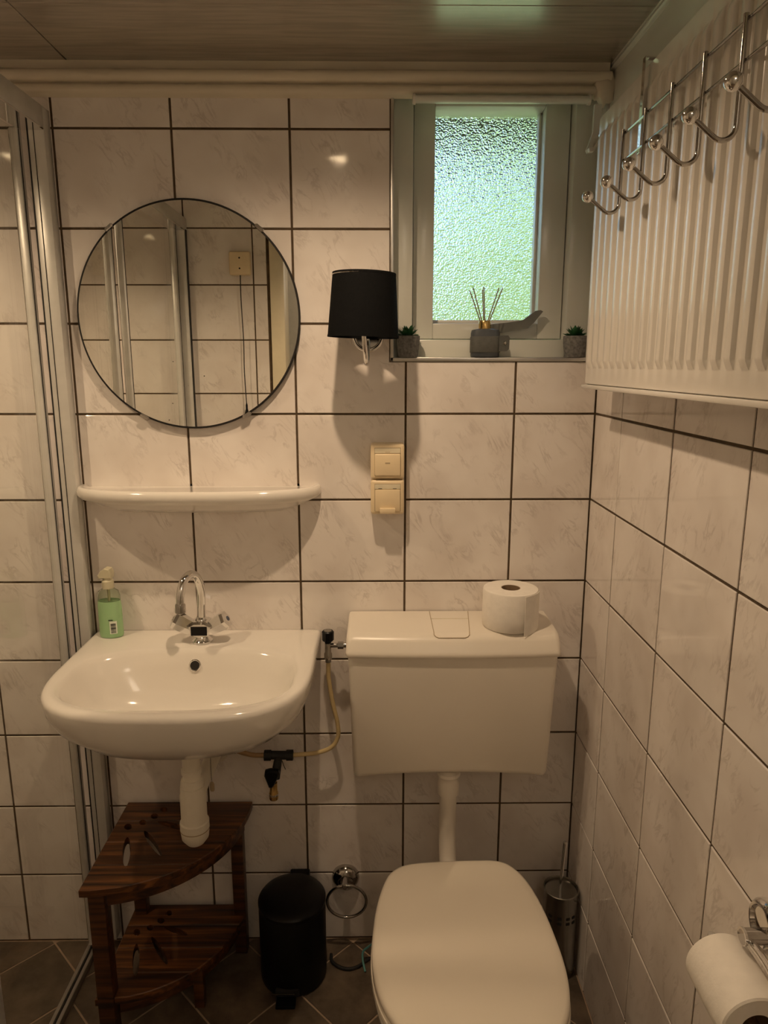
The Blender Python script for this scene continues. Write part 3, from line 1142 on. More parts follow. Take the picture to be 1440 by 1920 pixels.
# V-shaped faceted body
bv = [(-0.030, 0.046), (-0.018, 0.020), (0.0, 0.013), (0.018, 0.020), (0.030, 0.046), (0.014, 0.054), (-0.014, 0.054)]
loft('tap_body', [[(TX + x * s, TY + y, TZ + 0.034 + (z - 0.034) * s) for x, z in bv] for y, s in ((-0.026, 0.80), (-0.020, 1.0), (0.016, 1.0), (0.022, 0.8))], 'chrome', t, smooth=25)
box('painted_reflection', TX - 0.019, TX + 0.018, TY - 0.0268, TY - 0.0258, TZ + 0.024, TZ + 0.0455, 'black_plastic', t, bevel=0.0003, seg=1)  # black plate painting in the dark reflection on the chrome body
for s in (-1, 1):
    ax = Vector((s * 0.86, -0.10, 0.50)).normalized()
    p0 = Vector((TX + s * 0.020, TY - 0.003, TZ + 0.034))
    prof = [(0, 0.0), (0.0185, 0.002), (0.0190, 0.006), (0.0225, 0.040), (0.0205, 0.047), (0.012, 0.0500), (0, 0.0500)]
    h = lathe('tap_handle', prof, p0, ax, 'chrome', t, seg=6, smooth=15)
    lathe('handle_cap', [(0.0058, 0.0500), (0.0058, 0.0508), (0, 0.0508)], p0, ax, 'blue_dot' if s > 0 else 'dark_chrome', h, seg=16)
sp = smooth_path([(TX, TY, TZ + 0.048), (TX + 0.002, TY - 0.001, TZ + 0.085), (TX + 0.004, TY - 0.003, TZ + 0.125), (TX - 0.001, TY - 0.014, TZ + 0.158), (TX - 0.010, TY - 0.034, TZ + 0.172), (TX - 0.019, TY - 0.056, TZ + 0.164), (TX - 0.024, TY - 0.070, TZ + 0.140), (TX - 0.0255, TY - 0.073, TZ + 0.114)], 8)
tube('spout', sp, [0.0088 + 0.0012 * (1 - i / len(sp)) for i in range(len(sp))], 'chrome', t, seg=20)
lathe('spout_collar', [(0, 0.046), (0.0155, 0.046), (0.0155, 0.052), (0.0125, 0.058), (0.0095, 0.062)], (TX, TY, TZ), (0, 0, 1), 'chrome', t, seg=28)
lathe('aerator', [(0, -0.006), (0.0085, -0.006), (0.0112, -0.004), (0.0112, 0.013), (0.0100, 0.016), (0, 0.016)], (TX - 0.0258, TY - 0.0735, TZ + 0.101), (0.03, 0.05, 1), 'dark_chrome', t, seg=28)

# soap pump bottle
t = thing('soap_bottle', 'clear pump bottle of pale green hand soap on the washbasin', 'soap bottle', (0.305, -0.045, 0.8812))
S0 = (0.3045, -0.042, 0.8812)
lathe('soap_fill', [(0, 0.0005), (0.0265, 0.0008), (0.0280, 0.006), (0.0275, 0.075), (0.0262, 0.088), (0.0262, 0.0885), (0, 0.0870)], S0, (0, 0, 1), 'soap_green', t, seg=40, sx=1.0, sy=0.68)
lathe('bottle_top', [(0.0266, 0.0886), (0.0262, 0.100), (0.0235, 0.111), (0.0150, 0.117), (0.0128, 0.121), (0.0118, 0.121), (0.014, 0.1155), (0.0222, 0.1095), (0.0248, 0.100), (0.0252, 0.0890)], S0, (0, 0, 1), 'bottle_clear', t, seg=40, sx=1.0, sy=0.68)
lathe('pump_collar', [(0, 0.1185), (0.0135, 0.1185), (0.0135, 0.136), (0.0105, 0.139), (0.0105, 0.144), (0, 0.144)], S0, (0, 0, 1), 'pump_plastic', t, seg=28)
tube('dip_tube', [(S0[0], S0[1], S0[2] + 0.07), (S0[0], S0[1], S0[2] + 0.12)], 0.0035, 'pump_plastic', t, seg=10)
ph = [(-0.017, 0.144), (0.0115, 0.144), (0.0125, 0.156), (0.009, 0.1655), (-0.002, 0.168), (-0.0125, 0.161), (-0.019, 0.150)]
loft('pump_head', [[(S0[0] + x * s, S0[1] + y, S0[2] + 0.155 + (z - 0.155) * s) for x, z in ph] for y, s in ((-0.0125, 0.85), (-0.010, 1), (0.010, 1), (0.0125, 0.85))], 'pump_plastic', t, smooth=35)


def on_bottle(u, h, off):
    """point on the front of the oval bottle; u is the sideways offset"""
    y = -0.68 * math.sqrt(max(1e-6, 0.0278 ** 2 - u * u))
    return (S0[0] + u, S0[1] + y - off, S0[2] + h)


def curved_patch(name, u0, u1, h0, h1, off, mat, parent):
    n = 6
    v, f = [], []
    for h in (h0, h1):
        for i in range(n + 1):
            v.append(on_bottle(u0 + (u1 - u0) * i / n, h, off))
    for h in (h0, h1):
        for i in range(n + 1):
            p = on_bottle(u0 + (u1 - u0) * i / n, h, off - 0.0004)
            v.append(p)
    m = n + 1
    for i in range(n):
        f.append((i, i + 1, m + i + 1, m + i))
        f.append((2 * m + i, 3 * m + i, 3 * m + i + 1, 2 * m + i + 1))
    return link(name, fix_normals(me_from(v, f, name)), mat, parent)


bl = curved_patch('barcode_label', 0.0035, 0.0190, 0.0110, 0.0420, 0.0006, 'soap_label', t)
hh = 0.0135
rb = random.Random(5)
v, f = [], []
while hh < 0.0365:
    w = rb.choice((0.0006, 0.0006, 0.0011, 0.0016))
    for h0, h1 in ((hh, hh + w),):
        k = len(v)
        for (u, h) in ((0.0058, h0), (0.0110, h0), (0.0168, h0), (0.0168, h1), (0.0110, h1), (0.0058, h1)):
            v.append(on_bottle(u, h, 0.0011))
        f += [(k, k + 1, k + 4, k + 5), (k + 1, k + 2, k + 3, k + 4)]
    hh += w + rb.choice((0.0005, 0.0007, 0.0011))
link('barcode', fix_normals(me_from(v, f, 'barcode')), 'ink', bl)
curved_patch('small_print', 0.0015, 0.0110, 0.0436, 0.0456, 0.0008, 'ink', t)

# bottle trap under the basin
t = thing('bottle_trap', 'white plastic bottle trap under the washbasin', 'trap', (0.52, -0.2, 0.43))
PXY = (0.5180, -0.200)
lathe('upper_pipe', [(0, 0.7275), (0.0205, 0.7275), (0.0205, 0.672), (0.0235, 0.670), (0.0235, 0.660), (0.0195, 0.658), (0.0195, 0.632), (0.0225, 0.630), (0.0225, 0.619), (0.0195, 0.617), (0.0195, 0.585), (0, 0.585)], (PXY[0], PXY[1], 0), (0, 0, 1), 'trap_plastic', t, seg=36)
lathe('slip_nut', [(0.019, 0.606), (0.0235, 0.604), (0.0255, 0.598), (0.0255, 0.588), (0.0215, 0.586)], (PXY[0], PXY[1], 0), (0, 0, 1), 'trap_plastic', t, seg=36)
lathe('trap_cup', [(0.020, 0.592), (0.0270, 0.588), (0.0275, 0.570), (0.0290, 0.566), (0.0290, 0.500), (0.0325, 0.498), (0.0325, 0.479), (0.0300, 0.458), (0.020, 0.444), (0, 0.438)], (PXY[0], PXY[1], 0), (0, 0, 1), 'trap_plastic', t, seg=40)
lathe('cup_seam', [(0.0322, 0.4815), (0.0330, 0.4808), (0.0330, 0.4790), (0.0322, 0.4783)], (PXY[0], PXY[1], 0), (0, 0, 1), 'ivory_dark', t, seg=40)
tube('outlet_pipe', [(PXY[0] + 0.006, PXY[1] + 0.012, 0.560), (PXY[0] + 0.008, -0.006, 0.560)], 0.0185, 'trap_plastic', t, seg=28)
lathe('wall_rosette', [(0.0, 0.0), (0.034, 0.0), (0.033, 0.010), (0.022, 0.016), (0.0188, 0.017)], (PXY[0] + 0.008, -0.0005, 0.560), (0, -1, 0), 'trap_plastic', t, seg=36)

# plug chain dangling behind the trap
t = thing('plug_chain', 'thin dark ball chain with a small tag dangling under the washbasin', 'chain', (0.5495, -0.15, 0.54))
v, f = [], []
z = 0.727
while z > 0.566:
    k = len(v)
    c = Vector((0.5490 + 0.0016 * math.sin(z * 40), -0.150, z))
    for p in ((0, 0, 1), (1, 0, 0), (0, 1, 0), (-1, 0, 0), (0, -1, 0), (0, 0, -1)):
        v.append(c + Vector(p) * 0.0013)
    for a, b in ((1, 2), (2, 3), (3, 4), (4, 1)):
        f += [(k, k + a, k + b), (k + 5, k + b, k + a)]
    z -= 0.0031
tag(link('beads', fix_normals(me_from(v, f, 'beads')), 'dark_chrome', t, smooth=179), kind='stuff')
tube('cord', [(0.5490, -0.150, 0.730), (0.5492, -0.150, 0.563)], 0.0005, 'dark_chrome', t, seg=5)
lathe('tag', [(0, 0.564), (0.003, 0.563), (0.0055, 0.557), (0.0055, 0.543), (0.004, 0.539), (0, 0.5385)], (0.5492, -0.150, 0), (0, 0, 1), 'ivory_dark', t, seg=14, sy=0.4)

# ------------------------------------------------------------------ cistern stop valve, hose and drain tap
t = thing('stop_valve', 'small chrome stop valve with black knob beside the cistern', 'valve', (0.8175, -0.06, 0.83))
VX, VY = 0.8175, -0.062
lathe('valve_body', [(0, 0.828), (0.0085, 0.828), (0.0095, 0.833), (0.0095, 0.842), (0.0075, 0.845), (0.0075, 0.868), (0.0060, 0.872), (0, 0.872)], (VX, VY, 0), (0, 0, 1), 'dark_chrome', t, seg=24)
lathe('valve_knob', [(0, 0.868), (0.0075, 0.868), (0.0085, 0.872), (0.0140, 0.876), (0.0145, 0.8965), (0.012, 0.899), (0, 0.899)], (VX, VY, 0), (0, 0, 1), 'black_plastic', t, seg=10)
lathe('knob_cap', [(0, 0.8998), (0.0092, 0.8996), (0.0095, 0.8985)], (VX, VY, 0), (0, 0, 1), 'brushed_steel', t, seg=24)
lathe('side_branch', [(0, 0), (0.0055, 0), (0.0055, 0.022), (0, 0.022)], (VX + 0.005, VY, 0.8625), (1, 0, 0), 'dark_chrome', t, seg=20)
lathe('side_nut', [(0.004, 0), (0.0090, 0.0), (0.0090, 0.0135), (0.004, 0.0135)], (VX + 0.023, VY, 0.8625), (1, 0, 0), 'dark_chrome', t, seg=6, smooth=15)
lathe('inlet_stub', [(0, 0), (0.0060, 0), (0.0060, 0.014), (0, 0.014)], (VX + 0.0355, VY, 0.8625), (1, 0, 0), 'dark_chrome', t, seg=20)

t = thing('supply_hose', 'cream rubber hose curving down from the stop valve', 'hose', (0.8175, -0.05, 0.57))
hp_ = smooth_path([(VX, VY, 0.832), (VX - 0.0005, -0.058, 0.800), (0.8175, -0.054, 0.770), (0.8262, -0.051, 0.707), (0.8365, -0.050, 0.655), (0.8368, -0.049, 0.618), (0.8200, -0.048, 0.590), (0.7860, -0.046, 0.575), (0.745, -0.045, 0.5695), (0.7100, -0.045, 0.568)], 8)
tube('hose', hp_, 0.0053, 'hose_rubber', t, seg=14)
lathe('ferrule', [(0.0055, 0), (0.0068, 0.001), (0.0068, 0.012), (0.0055, 0.013)], (VX, VY, 0.8195), (0, 0, 1), 'brushed_steel', t, seg=20)

t = thing('drain_tap', 'black taped drain tap on the pipe below the washbasin', 'tap', (0.68, -0.05, 0.455))
tube('tee', [(0.7215, -0.046, 0.568), (0.6585, -0.046, 0.569)], 0.0105, 'black_rubber', t, seg=16)
for x in (0.7175, 0.6630):
    lathe('tee_nut', [(0.006, -0.009), (0.0135, -0.008), (0.0135, 0.008), (0.006, 0.009)], (x, -0.046, 0.5685), (1, 0, 0), 'black_rubber', t, seg=8, smooth=20)
tube('stem', [(0.690, -0.047, 0.566), (0.686, -0.055, 0.540), (0.682, -0.060, 0.515)], [0.0095, 0.0105, 0.0115], 'black_rubber', t, seg=14)
lv = [(0.660, 0.543), (0.672, 0.546), (0.693, 0.543), (0.695, 0.534), (0.682, 0.506), (0.676, 0.498), (0.668, 0.499), (0.658, 0.530)]
loft('lever', [[(0.676 + (x - 0.676) * s, y, 0.524 + (z_ - 0.524) * s) for x, z_ in lv] for y, s in ((-0.080, 0.8), (-0.076, 1.0), (-0.066, 1.0), (-0.062, 0.9))], 'black_plastic', t, smooth=40)
lathe('outlet', [(0.005, 0.460), (0.0105, 0.460), (0.0112, 0.464), (0.0112, 0.478), (0.0095, 0.482), (0.0095, 0.505), (0, 0.505)], (0.6775, -0.063, 0), (0, 0, 1), 'brass', t, seg=24)
lathe('outlet_ring', [(0.0108, 0.470), (0.0120, 0.471), (0.0120, 0.475), (0.0108, 0.476)], (0.6775, -0.063, 0), (0, 0, 1), 'chrome', t, seg=24)
tube('tie_end', [(0.700, -0.058, 0.560), (0.704, -0.060, 0.548), (0.708, -0.060, 0.538)], 0.0009, 'black_rubber', t, seg=6)

t = thing('supply_pipe', 'brown flexible pipe with steel fitting running up behind the washbasin', 'pipe', (0.6, -0.05, 0.57))
tube('pipe', smooth_path([(0.662, -0.046, 0.569), (0.632, -0.046, 0.569), (0.606, -0.048, 0.576), (0.586, -0.050, 0.585)], 6), 0.0058, 'brown_pipe', t, seg=12)
tube('steel_fitting', [(0.588, -0.050, 0.584), (0.572, -0.053, 0.594)], 0.0085, 'dark_chrome', t, seg=8, smooth=20)
tube('steel_tail', smooth_path([(0.574, -0.053, 0.593), (0.556, -0.060, 0.607), (0.540, -0.070, 0.640), (0.531, -0.077, 0.730)], 6), 0.0046, 'dark_chrome', t, seg=12)
tube('wall_stub', [(0.604, -0.048, 0.577), (0.604, -0.0005, 0.602)], 0.006, 'brown_pipe', t, seg=12)

# ------------------------------------------------------------------ wall lamp
LX, LY = 0.9070, -0.121
t = thing('wall_lamp', 'chrome wall lamp with black fabric shade left of the window', 'wall lamp', (0.914, 0, 1.57))
sh_t = Matrix.Translation((LX, LY, 1.629)) @ Matrix.Rotation(math.radians(1.5), 4, 'Y') @ Matrix.Translation((-LX, -LY, -1.629))


def shade(name, prof, mat):
    o = lathe(name, prof, (LX, LY, 0), (0, 0, 1), mat, t, seg=64, smooth=40, sy=1.0)
    o.data.transform(sh_t)
    return o


shade('lamp_shade', [(0.0735, 1.5665), (0.0648, 1.6925), (0.0636, 1.6925), (0.0722, 1.5665), (0.0735, 1.5665)], 'shade_fabric')
shade('shade_rim', [(0.0742, 1.5660), (0.0737, 1.5705), (0.0725, 1.5705), (0.0716, 1.5660), (0.0742, 1.5660)], 'shade_fabric')
shade('shade_rim', [(0.0655, 1.6890), (0.0652, 1.6935), (0.0630, 1.6935), (0.0633, 1.6890), (0.0655, 1.6890)], 'shade_fabric')
PXL, PZL = 0.9145, 1.5735
lathe('back_plate', [(0, 0.010), (0.026, 0.010), (0.028, 0.006), (0.028, 0.0006)], (PXL, 0, PZL), (0, -1, 0), 'dark_chrome', t, seg=40)
tube('plate_ring', [(PXL + 0.0315 * math.cos(a), -0.006, PZL + 0.0315 * math.sin(a)) for a in [2 * PI * k / 48 for k in range(48)]], 0.0050, 'chrome', t, seg=12, cyclic=True)
tube('lamp_arm', smooth_path([(PXL, -0.008, PZL - 0.005), (PXL, -0.030, PZL - 0.012), (PXL - 0.001, -0.048, PZL - 0.040), (PXL - 0.002, -0.066, PZL - 0.0585), (PXL - 0.003, -0.090, PZL - 0.0570), (PXL - 0.005, -0.112, PZL - 0.030), (LX, LY, PZL + 0.010), (LX, LY, PZL + 0.045)], 8), 0.0052, 'chrome', t, seg=16)
lathe('bulb_socket', [(0, 1.600), (0.014, 1.600), (0.014, 1.640), (0, 1.640)], (LX, LY, 0), (0, 0, 1), 'white_paint', t, seg=24)
lathe('bulb', [(0.010, 1.640), (0.017, 1.655), (0.016, 1.668), (0.008, 1.678), (0, 1.680)], (LX, LY, 0), (0, 0, 1), 'white_ceramic', t, seg=24)
tube('shade_ring', [(LX + 0.0640 * math.cos(a), LY + 0.0640 * math.sin(a), 1.690) for a in [2 * PI * k / 40 for k in range(40)]], 0.0013, 'chrome', t, seg=6, cyclic=True)
for a in (0.4, 0.4 + 2 * PI / 3, 0.4 + 4 * PI / 3):
    tube('shade_spoke', [(LX + 0.012 * math.cos(a), LY + 0.012 * math.sin(a), 1.640), (LX + 0.0635 * math.cos(a), LY + 0.0635 * math.sin(a), 1.690)], 0.0012, 'chrome', t, seg=6)

# ------------------------------------------------------------------ switch and socket, one block of two units
t = thing('switch_socket_block', 'ivory surface-mounted light switch above a lidded socket', 'switch', (0.957, 0, 1.255))
SD = 0.047
for z0, z1 in ((1.2565, 1.3360), (1.1745, 1.2540)):
    h = box('housing', 0.9195, 0.9960, -SD, -0.0006, z0, z1, 'ivory_plastic', t, bevel=0.006, seg=3)
    boxes('name_strip', [(0.929, 0.987, -SD - 0.0008, -SD + 0.001, z1 - 0.0205, z1 - 0.0095)], 'cream_plastic', h, bevel=0.0004, seg=1)
    boxes('shadow_gap', [(0.9282, 0.9878, -SD - 0.0003, -SD + 0.001, z0 + 0.0075, z1 - 0.0080)], 'ivory_dark', h)
box('rocker', 0.9290, 0.9870, -SD - 0.0055, -SD, 1.2645, 1.3140, 'ivory_plastic', t, bevel=0.0022, seg=3)
box('rocker_mark', 0.9525, 0.9635, -SD - 0.0058, -SD - 0.005, 1.2920, 1.2950, 'ivory_dark', t)
box('strip_mark', 0.9525, 0.9635, -SD - 0.0011, -SD, 1.3175, 1.3185, 'ivory_dark', t)
box('socket_lid', 0.9295, 0.9865, -SD - 0.0035, -SD, 1.1820, 1.2325, 'ivory_plastic', t, bevel=0.0015, seg=2)
for x in (0.937, 0.970):
    box('hinge', x, x + 0.0085, -SD - 0.0016, -SD, 1.2342, 1.2352, 'hole_dark', t)
box('lid_grip', 0.9400, 0.9755, -SD - 0.0110, -SD - 0.001, 1.1785, 1.1905, 'ivory_plastic', t, bevel=0.0018, seg=2)

# ------------------------------------------------------------------ toilet cistern
CX = 1.1030
t = thing('toilet_cistern', 'cream plastic wall-mounted toilet cistern with flush plate', 'cistern', (CX, -0.08, 0.575))


def cist_ring(hw, yf, bow, rc, z, yb_=-0.004, n=14, zc=0.0):
    """rounded rectangle with a slightly bowed front; zc lifts the middle of the front"""
    p = []
    p.append((CX + hw, yb_))
    for i in range(7):
        a = math.radians(90 * i / 6)
        p.append((CX + hw - rc + rc * math.cos(a), yf + rc - rc * math.sin(a)))
    for i in range(1, n):
        u = 1 - 2 * i / n
        p.append((CX + (hw - rc) * u, yf - bow * (1 - u * u)))
    for i in range(7):
        a = math.radians(90 + 90 * i / 6)
        p.append((CX - hw + rc + rc * math.cos(a), yf + rc - rc * math.sin(a)))
    p.append((CX - hw, yb_))
    return [(x, y, z + zc * max(0.0, 1 - ((x - CX) / hw) ** 2)) for x, y in p]


loft('tank', [cist_ring(0.216, -0.128, 0.005, 0.014, 0.566, zc=0.008), cist_ring(0.2235, -0.148, 0.006, 0.014, 0.572, zc=0.016), cist_ring(0.2255, -0.153, 0.006, 0.014, 0.582, zc=0.016), cist_ring(0.2345, -0.163, 0.007, 0.012, 0.868), cist_ring(0.2345, -0.163, 0.007, 0.012, 0.888)], 'cistern_plastic', t, smooth=40)
loft('tank_lid', [cist_ring(0.2380, -0.167, 0.008, 0.012, 0.8755), cist_ring(0.2400, -0.169, 0.008, 0.013, 0.8785), cist_ring(0.2400, -0.169, 0.008, 0.013, 0.886), cist_ring(0.2390, -0.166, 0.008, 0.013, 0.8905), cist_ring(0.2385, -0.160, 0.008, 0.014, 0.910), cist_ring(0.2375, -0.152, 0.008, 0.016, 0.9185), cist_ring(0.2350, -0.142, 0.008, 0.016, 0.9240), cist_ring(0.231, -0.132, 0.006, 0.016, 0.9255)], 'cistern_plastic', t, smooth=40)
# flush plate: outline groove and pivot line on the lid
def lid_pt(x, s):
    """walk from the back of the lid top (s=0) forward and over the front edge"""
    if s < 0.135:
        return (x, -0.006 - s, 0.9262)
    k = s - 0.135
    pts = [(-0.141, 0.9257), (-0.1505, 0.9243), (-0.1598, 0.9192), (-0.1674, 0.9108), (-0.1712, 0.9000)]
    i = min(3, int(k / 0.0115))
    u = k / 0.0115 - i
    a, b = pts[i], pts[i + 1]
    return (x, a[0] + (b[0] - a[0]) * u - 0.0004, a[1] + (b[1] - a[1]) * u + 0.0006)


gl = [lid_pt(1.0600, 0.002 + 0.1475 * i / 16) for i in range(17)] + [lid_pt(1.0640, 0.156), lid_pt(1.0700, 0.159)] + [lid_pt(1.0700 + 0.0580 * i / 8, 0.159) for i in range(1, 9)] + [lid_pt(1.1345, 0.156)] + [lid_pt(1.1385 + 0.0150 * (i / 16), 0.1495 - 0.1475 * i / 16) for i in range(17)]
tube('flush_plate_groove', gl, 0.0008, 'ivory_dark', t, seg=6)
tube('flush_plate_pivot', [lid_pt(1.0600, 0.052), lid_pt(1.1490, 0.052)], 0.0005, 'cream_plastic', t, seg=6)
lathe('flush_collar', [(0.016, 0.500), (0.0255, 0.502), (0.0262, 0.530), (0.0240, 0.534), (0.0235, 0.545), (0.0285, 0.553), (0.0270, 0.560), (0.012, 0.572), (0.0, 0.574)], (1.1035, -0.105, 0), (0, 0, 1), 'cistern_plastic', t, seg=36)
tube('flush_pipe', smooth_path([(1.1035, -0.105, 0.535), (1.1035, -0.105, 0.44), (1.1035, -0.107, 0.385), (1.1035, -0.128, 0.335), (1.1035, -0.170, 0.310), (1.1035, -0.235, 0.305)], 8), 0.0205, 'cistern_plastic', t, seg=28)

# standing toilet roll on the cistern
t = thing('toilet_roll', 'full white toilet roll standing upright on the cistern lid', 'toilet roll', (1.2375, -0.100, 0.9258))
R0 = (1.2375, -0.098, 0.9262)
lathe('paper', [(0.0215, 0.0), (0.0600, 0.0), (0.0625, 0.003), (0.0630, 0.030), (0.0625, 0.084), (0.0610, 0.0875), (0.0215, 0.0885), (0.0215, 0.0)], R0, (0, 0, 1), 'paper', t, seg=64, smooth=40)
lathe('core', [(0.0212, 0.0005), (0.0214, 0.0880), (0.0204, 0.0880), (0.0204, 0.0005), (0.0212, 0.0005)], R0, (0, 0, 1), 'card_tube', t, seg=40)
v, f = [], []
for h in (0.001, 0.087):
    for off in (0.0, 0.0012):
        for i in range(9):
            a = math.radians(-72 + 7 * i)
            r = 0.0634 + off + 0.003 * (1 - i / 8) ** 3
            v.append((R0[0] + r * math.cos(a), R0[1] + r * math.sin(a), R0[2] + h - (0.006 if h < 0.01 else 0) * (1 - i / 8)))
for i in range(8):
    f += [(i, i + 1, 18 + i + 1, 18 + i), (9 + i, 27 + i, 27 + i + 1, 9 + i + 1), (i, 9 + i, 9 + i + 1, i + 1), (18 + i, 18 + i + 1, 27 + i + 1, 27 + i)]
f += [(0, 18, 27, 9), (8, 17, 35, 26)]
link('loose_sheet', fix_normals(me_from(v, f, 'loose_sheet')), 'paper', t, smooth=40)

# ------------------------------------------------------------------ toilet
t = thing('toilet', 'white floor-standing toilet with closed cream seat lid', 'toilet', (1.10, -0.45, 0))
LID = [(1.0856, -0.2475), (1.145, -0.2455), (1.1981, -0.2470), (1.2303, -0.2660), (1.2552, -0.3140), (1.2715, -0.3900), (1.2785, -0.4735), (1.2790, -0.5352), (1.2720, -0.5900), (1.2545, -0.6400), (1.2180, -0.6860), (1.1650, -0.7140), (1.1080, -0.7230), (1.0500, -0.7130), (1.0000, -0.6880), (0.9630, -0.6480), (0.9360, -0.5950), (0.9230, -0.5350), (0.9215, -0.4700), (0.9290, -0.3872), (0.9470, -0.3112), (0.9680, -0.2750), (1.0065, -0.2550)]
lc = Vector((1.100, -0.47))
LS = smooth_path([(x, y, 0) for x, y in LID], 5, True)


def lid_ring(s, z, dome=0.0):
    return [(lc.x + (p.x - lc.x) * s, lc.y + (p.y - lc.y) * s, z) for p in LS]


loft('seat_lid', [lid_ring(0.955, 0.4085), lid_ring(0.992, 0.4105), lid_ring(1.0, 0.4150), lid_ring(0.997, 0.4220), lid_ring(0.985, 0.4270), lid_ring(0.955, 0.4300), lid_ring(0.88, 0.4322), lid_ring(0.70, 0.4345), lid_ring(0.40, 0.4358), lid_ring(0.12, 0.4362)], 'seat_plastic', t, smooth=70)


def ell_ring(cx_, cy_, a, b, z, n=64, e=2.3):
    o = []
    for i in range(n):
        th = 2 * PI * i / n
        c_, s_ = math.cos(th), math.sin(th)
        o.append((cx_ + a * math.copysign(abs(c_) ** (2 / e), c_), cy_ + b * math.copysign(abs(s_) ** (2 / e), s_), z))
    return o


loft('seat_ring', [lid_ring(0.93, 0.3880), lid_ring(1.005, 0.3905), lid_ring(1.012, 0.3960), lid_ring(1.006, 0.4030), lid_ring(0.96, 0.4060)], 'seat_plastic', t, smooth=60)
loft('bowl', [ell_ring(1.10, -0.36, 0.105, 0.155, 0.0005), ell_ring(1.10, -0.37, 0.102, 0.152, 0.02), ell_ring(1.10, -0.39, 0.090, 0.150, 0.10), ell_ring(1.10, -0.42, 0.105, 0.185, 0.20), ell_ring(1.10, -0.455, 0.150, 0.225, 0.29), ell_ring(1.10, -0.468, 0.176, 0.240, 0.35), ell_ring(1.10, -0.47, 0.180, 0.244, 0.378), ell_ring(1.10, -0.47, 0.172, 0.238, 0.3875)], 'white_ceramic', t, smooth=60)
tube('flush_inlet', [(1.1035, -0.300, 0.305), (1.1035, -0.222, 0.305)], 0.030, 'white_ceramic', t, seg=28)
for x in (1.030, 1.172):
    lathe('lid_hinge', [(0, -0.016), (0.0085, -0.016), (0.0085, 0.016), (0, 0.016)], (x, -0.262, 0.4040), (1, 0, 0), 'seat_plastic', t, seg=20)

# teal freshener strap hanging at the bowl and a dark cable loop on the floor
t = thing('freshener_hanger', 'thin teal plastic hanger strap beside the toilet bowl', 'hanger', (0.903, -0.09, 0.0))
tube('strap', smooth_path([(0.9245, -0.085, 0.062), (0.908, -0.076, 0.040), (0.8955, -0.078, 0.028), (0.8950, -0.092, 0.016), (0.9015, -0.115, 0.004)], 6), 0.0028, 'teal_plastic', t, seg=8)
tube('hook', smooth_path([(0.9245, -0.085, 0.062), (0.940, -0.088, 0.058), (0.952, -0.090, 0.040), (0.955, -0.090, 0.0035)], 6), 0.0028, 'teal_plastic', t, seg=8)
cb_ = tube('floor_cable', smooth_path([(0.8120, -0.060, 0.0045), (0.8150, -0.082, 0.0045), (0.8350, -0.100, 0.0045), (0.8600, -0.107, 0.0045), (0.8850, -0.098, 0.0045), (0.9080, -0.078, 0.0045), (0.9350, -0.066, 0.0045), (0.970, -0.060, 0.0045)], 8), 0.0042, 'black_rubber', None, seg=10)
tag(cb_, 'black cable looped on the floor beside the toilet', 'cable')

# ------------------------------------------------------------------ toilet brush
BX, BY, BR = 1.3905, -0.104, 0.0425
t = thing('toilet_brush', 'brushed steel toilet brush holder in the corner by the toilet', 'toilet brush', (BX, BY, 0))
lathe('holder', [(0, 0.0008), (BR, 0.0008), (BR, 0.233), (BR + 0.0008, 0.2355), (BR - 0.0012, 0.2365), (BR - 0.003, 0.2330), (BR - 0.003, 0.2285)], (BX, BY, 0), (0, 0, 1), 'brushed_steel', t, seg=56)
lathe('brush_lid', [(0, 0.2300), (BR - 0.0038, 0.2295), (BR - 0.0038, 0.2255), (0, 0.2255)], (BX, BY, 0), (0, 0, 1), 'brushed_steel', t, seg=48)
tube('handle', [(BX - 0.002, BY, 0.228), (BX + 0.002, BY + 0.004, 0.300), (BX + 0.006, BY + 0.008, 0.352)], [0.0035, 0.0045, 0.0055], 'chrome', t, seg=16)
lathe('handle_end', [(0.0055, 0.0), (0.0060, 0.003), (0.0045, 0.0065), (0, 0.0075)], (BX + 0.006, BY + 0.008, 0.3515), (0.05, 0.05, 1), 'chrome', t, seg=16)
for row, zz in enumerate((0.176, 0.162)):
    for a0 in (-145, -112, -84, -62):
        n = 5
        v, f = [], []
        for h in (zz, zz + 0.007):
            for i in range(n):
                a = math.radians(a0 + 13 * i / (n - 1))
                v.append((BX + (BR + 0.0004) * math.cos(a), BY + (BR + 0.0004) * math.sin(a), h))
        for i in range(n - 1):
            f.append((i, i + 1, n + i + 1, n + i))
        link('slot', me_from(v, f, 'slot'), 'hole_dark', t)

# ------------------------------------------------------------------ pedal bin
PX, PY, PR = 0.7210, -0.108, 0.0825
t = thing('pedal_bin', 'small black pedal bin with domed lid beside the wooden stand', 'bin', (PX, PY, 0))
lathe('bin_body', [(0, 0.001), (PR - 0.006, 0.001), (PR - 0.001, 0.006), (PR, 0.018), (PR, 0.204), (PR - 0.002, 0.207), (0, 0.207)], (PX, PY, 0), (0, 0, 1), 'black_plastic', t, seg=64)
lathe('bin_lid', [(PR - 0.006, 0.2072), (PR + 0.0008, 0.2076), (PR + 0.0008, 0.2170), (PR - 0.004, 0.2235), (PR - 0.022, 0.2300), (PR - 0.05, 0.2340), (0, 0.2350)], (PX, PY, 0), (0, 0, 1), 'black_plastic', t, seg=64)
box('lid_hinge', PX - 0.0150, PX + 0.0360, PY + 0.070, PY + 0.098, 0.160, 0.222, 'black_plastic', t, bevel=0.004)
pd = box('pedal', PX - 0.0330, PX + 0.0150, PY - 0.1130, PY - 0.070, 0.0035, 0.0120, 'black_plastic', t, bevel=0.003)
box('pedal_arm_slot', PX - 0.036, PX + 0.022, PY - 0.0850, PY - 0.074, 0.010, 0.030, 'black_rubber', t, bevel=0.003)
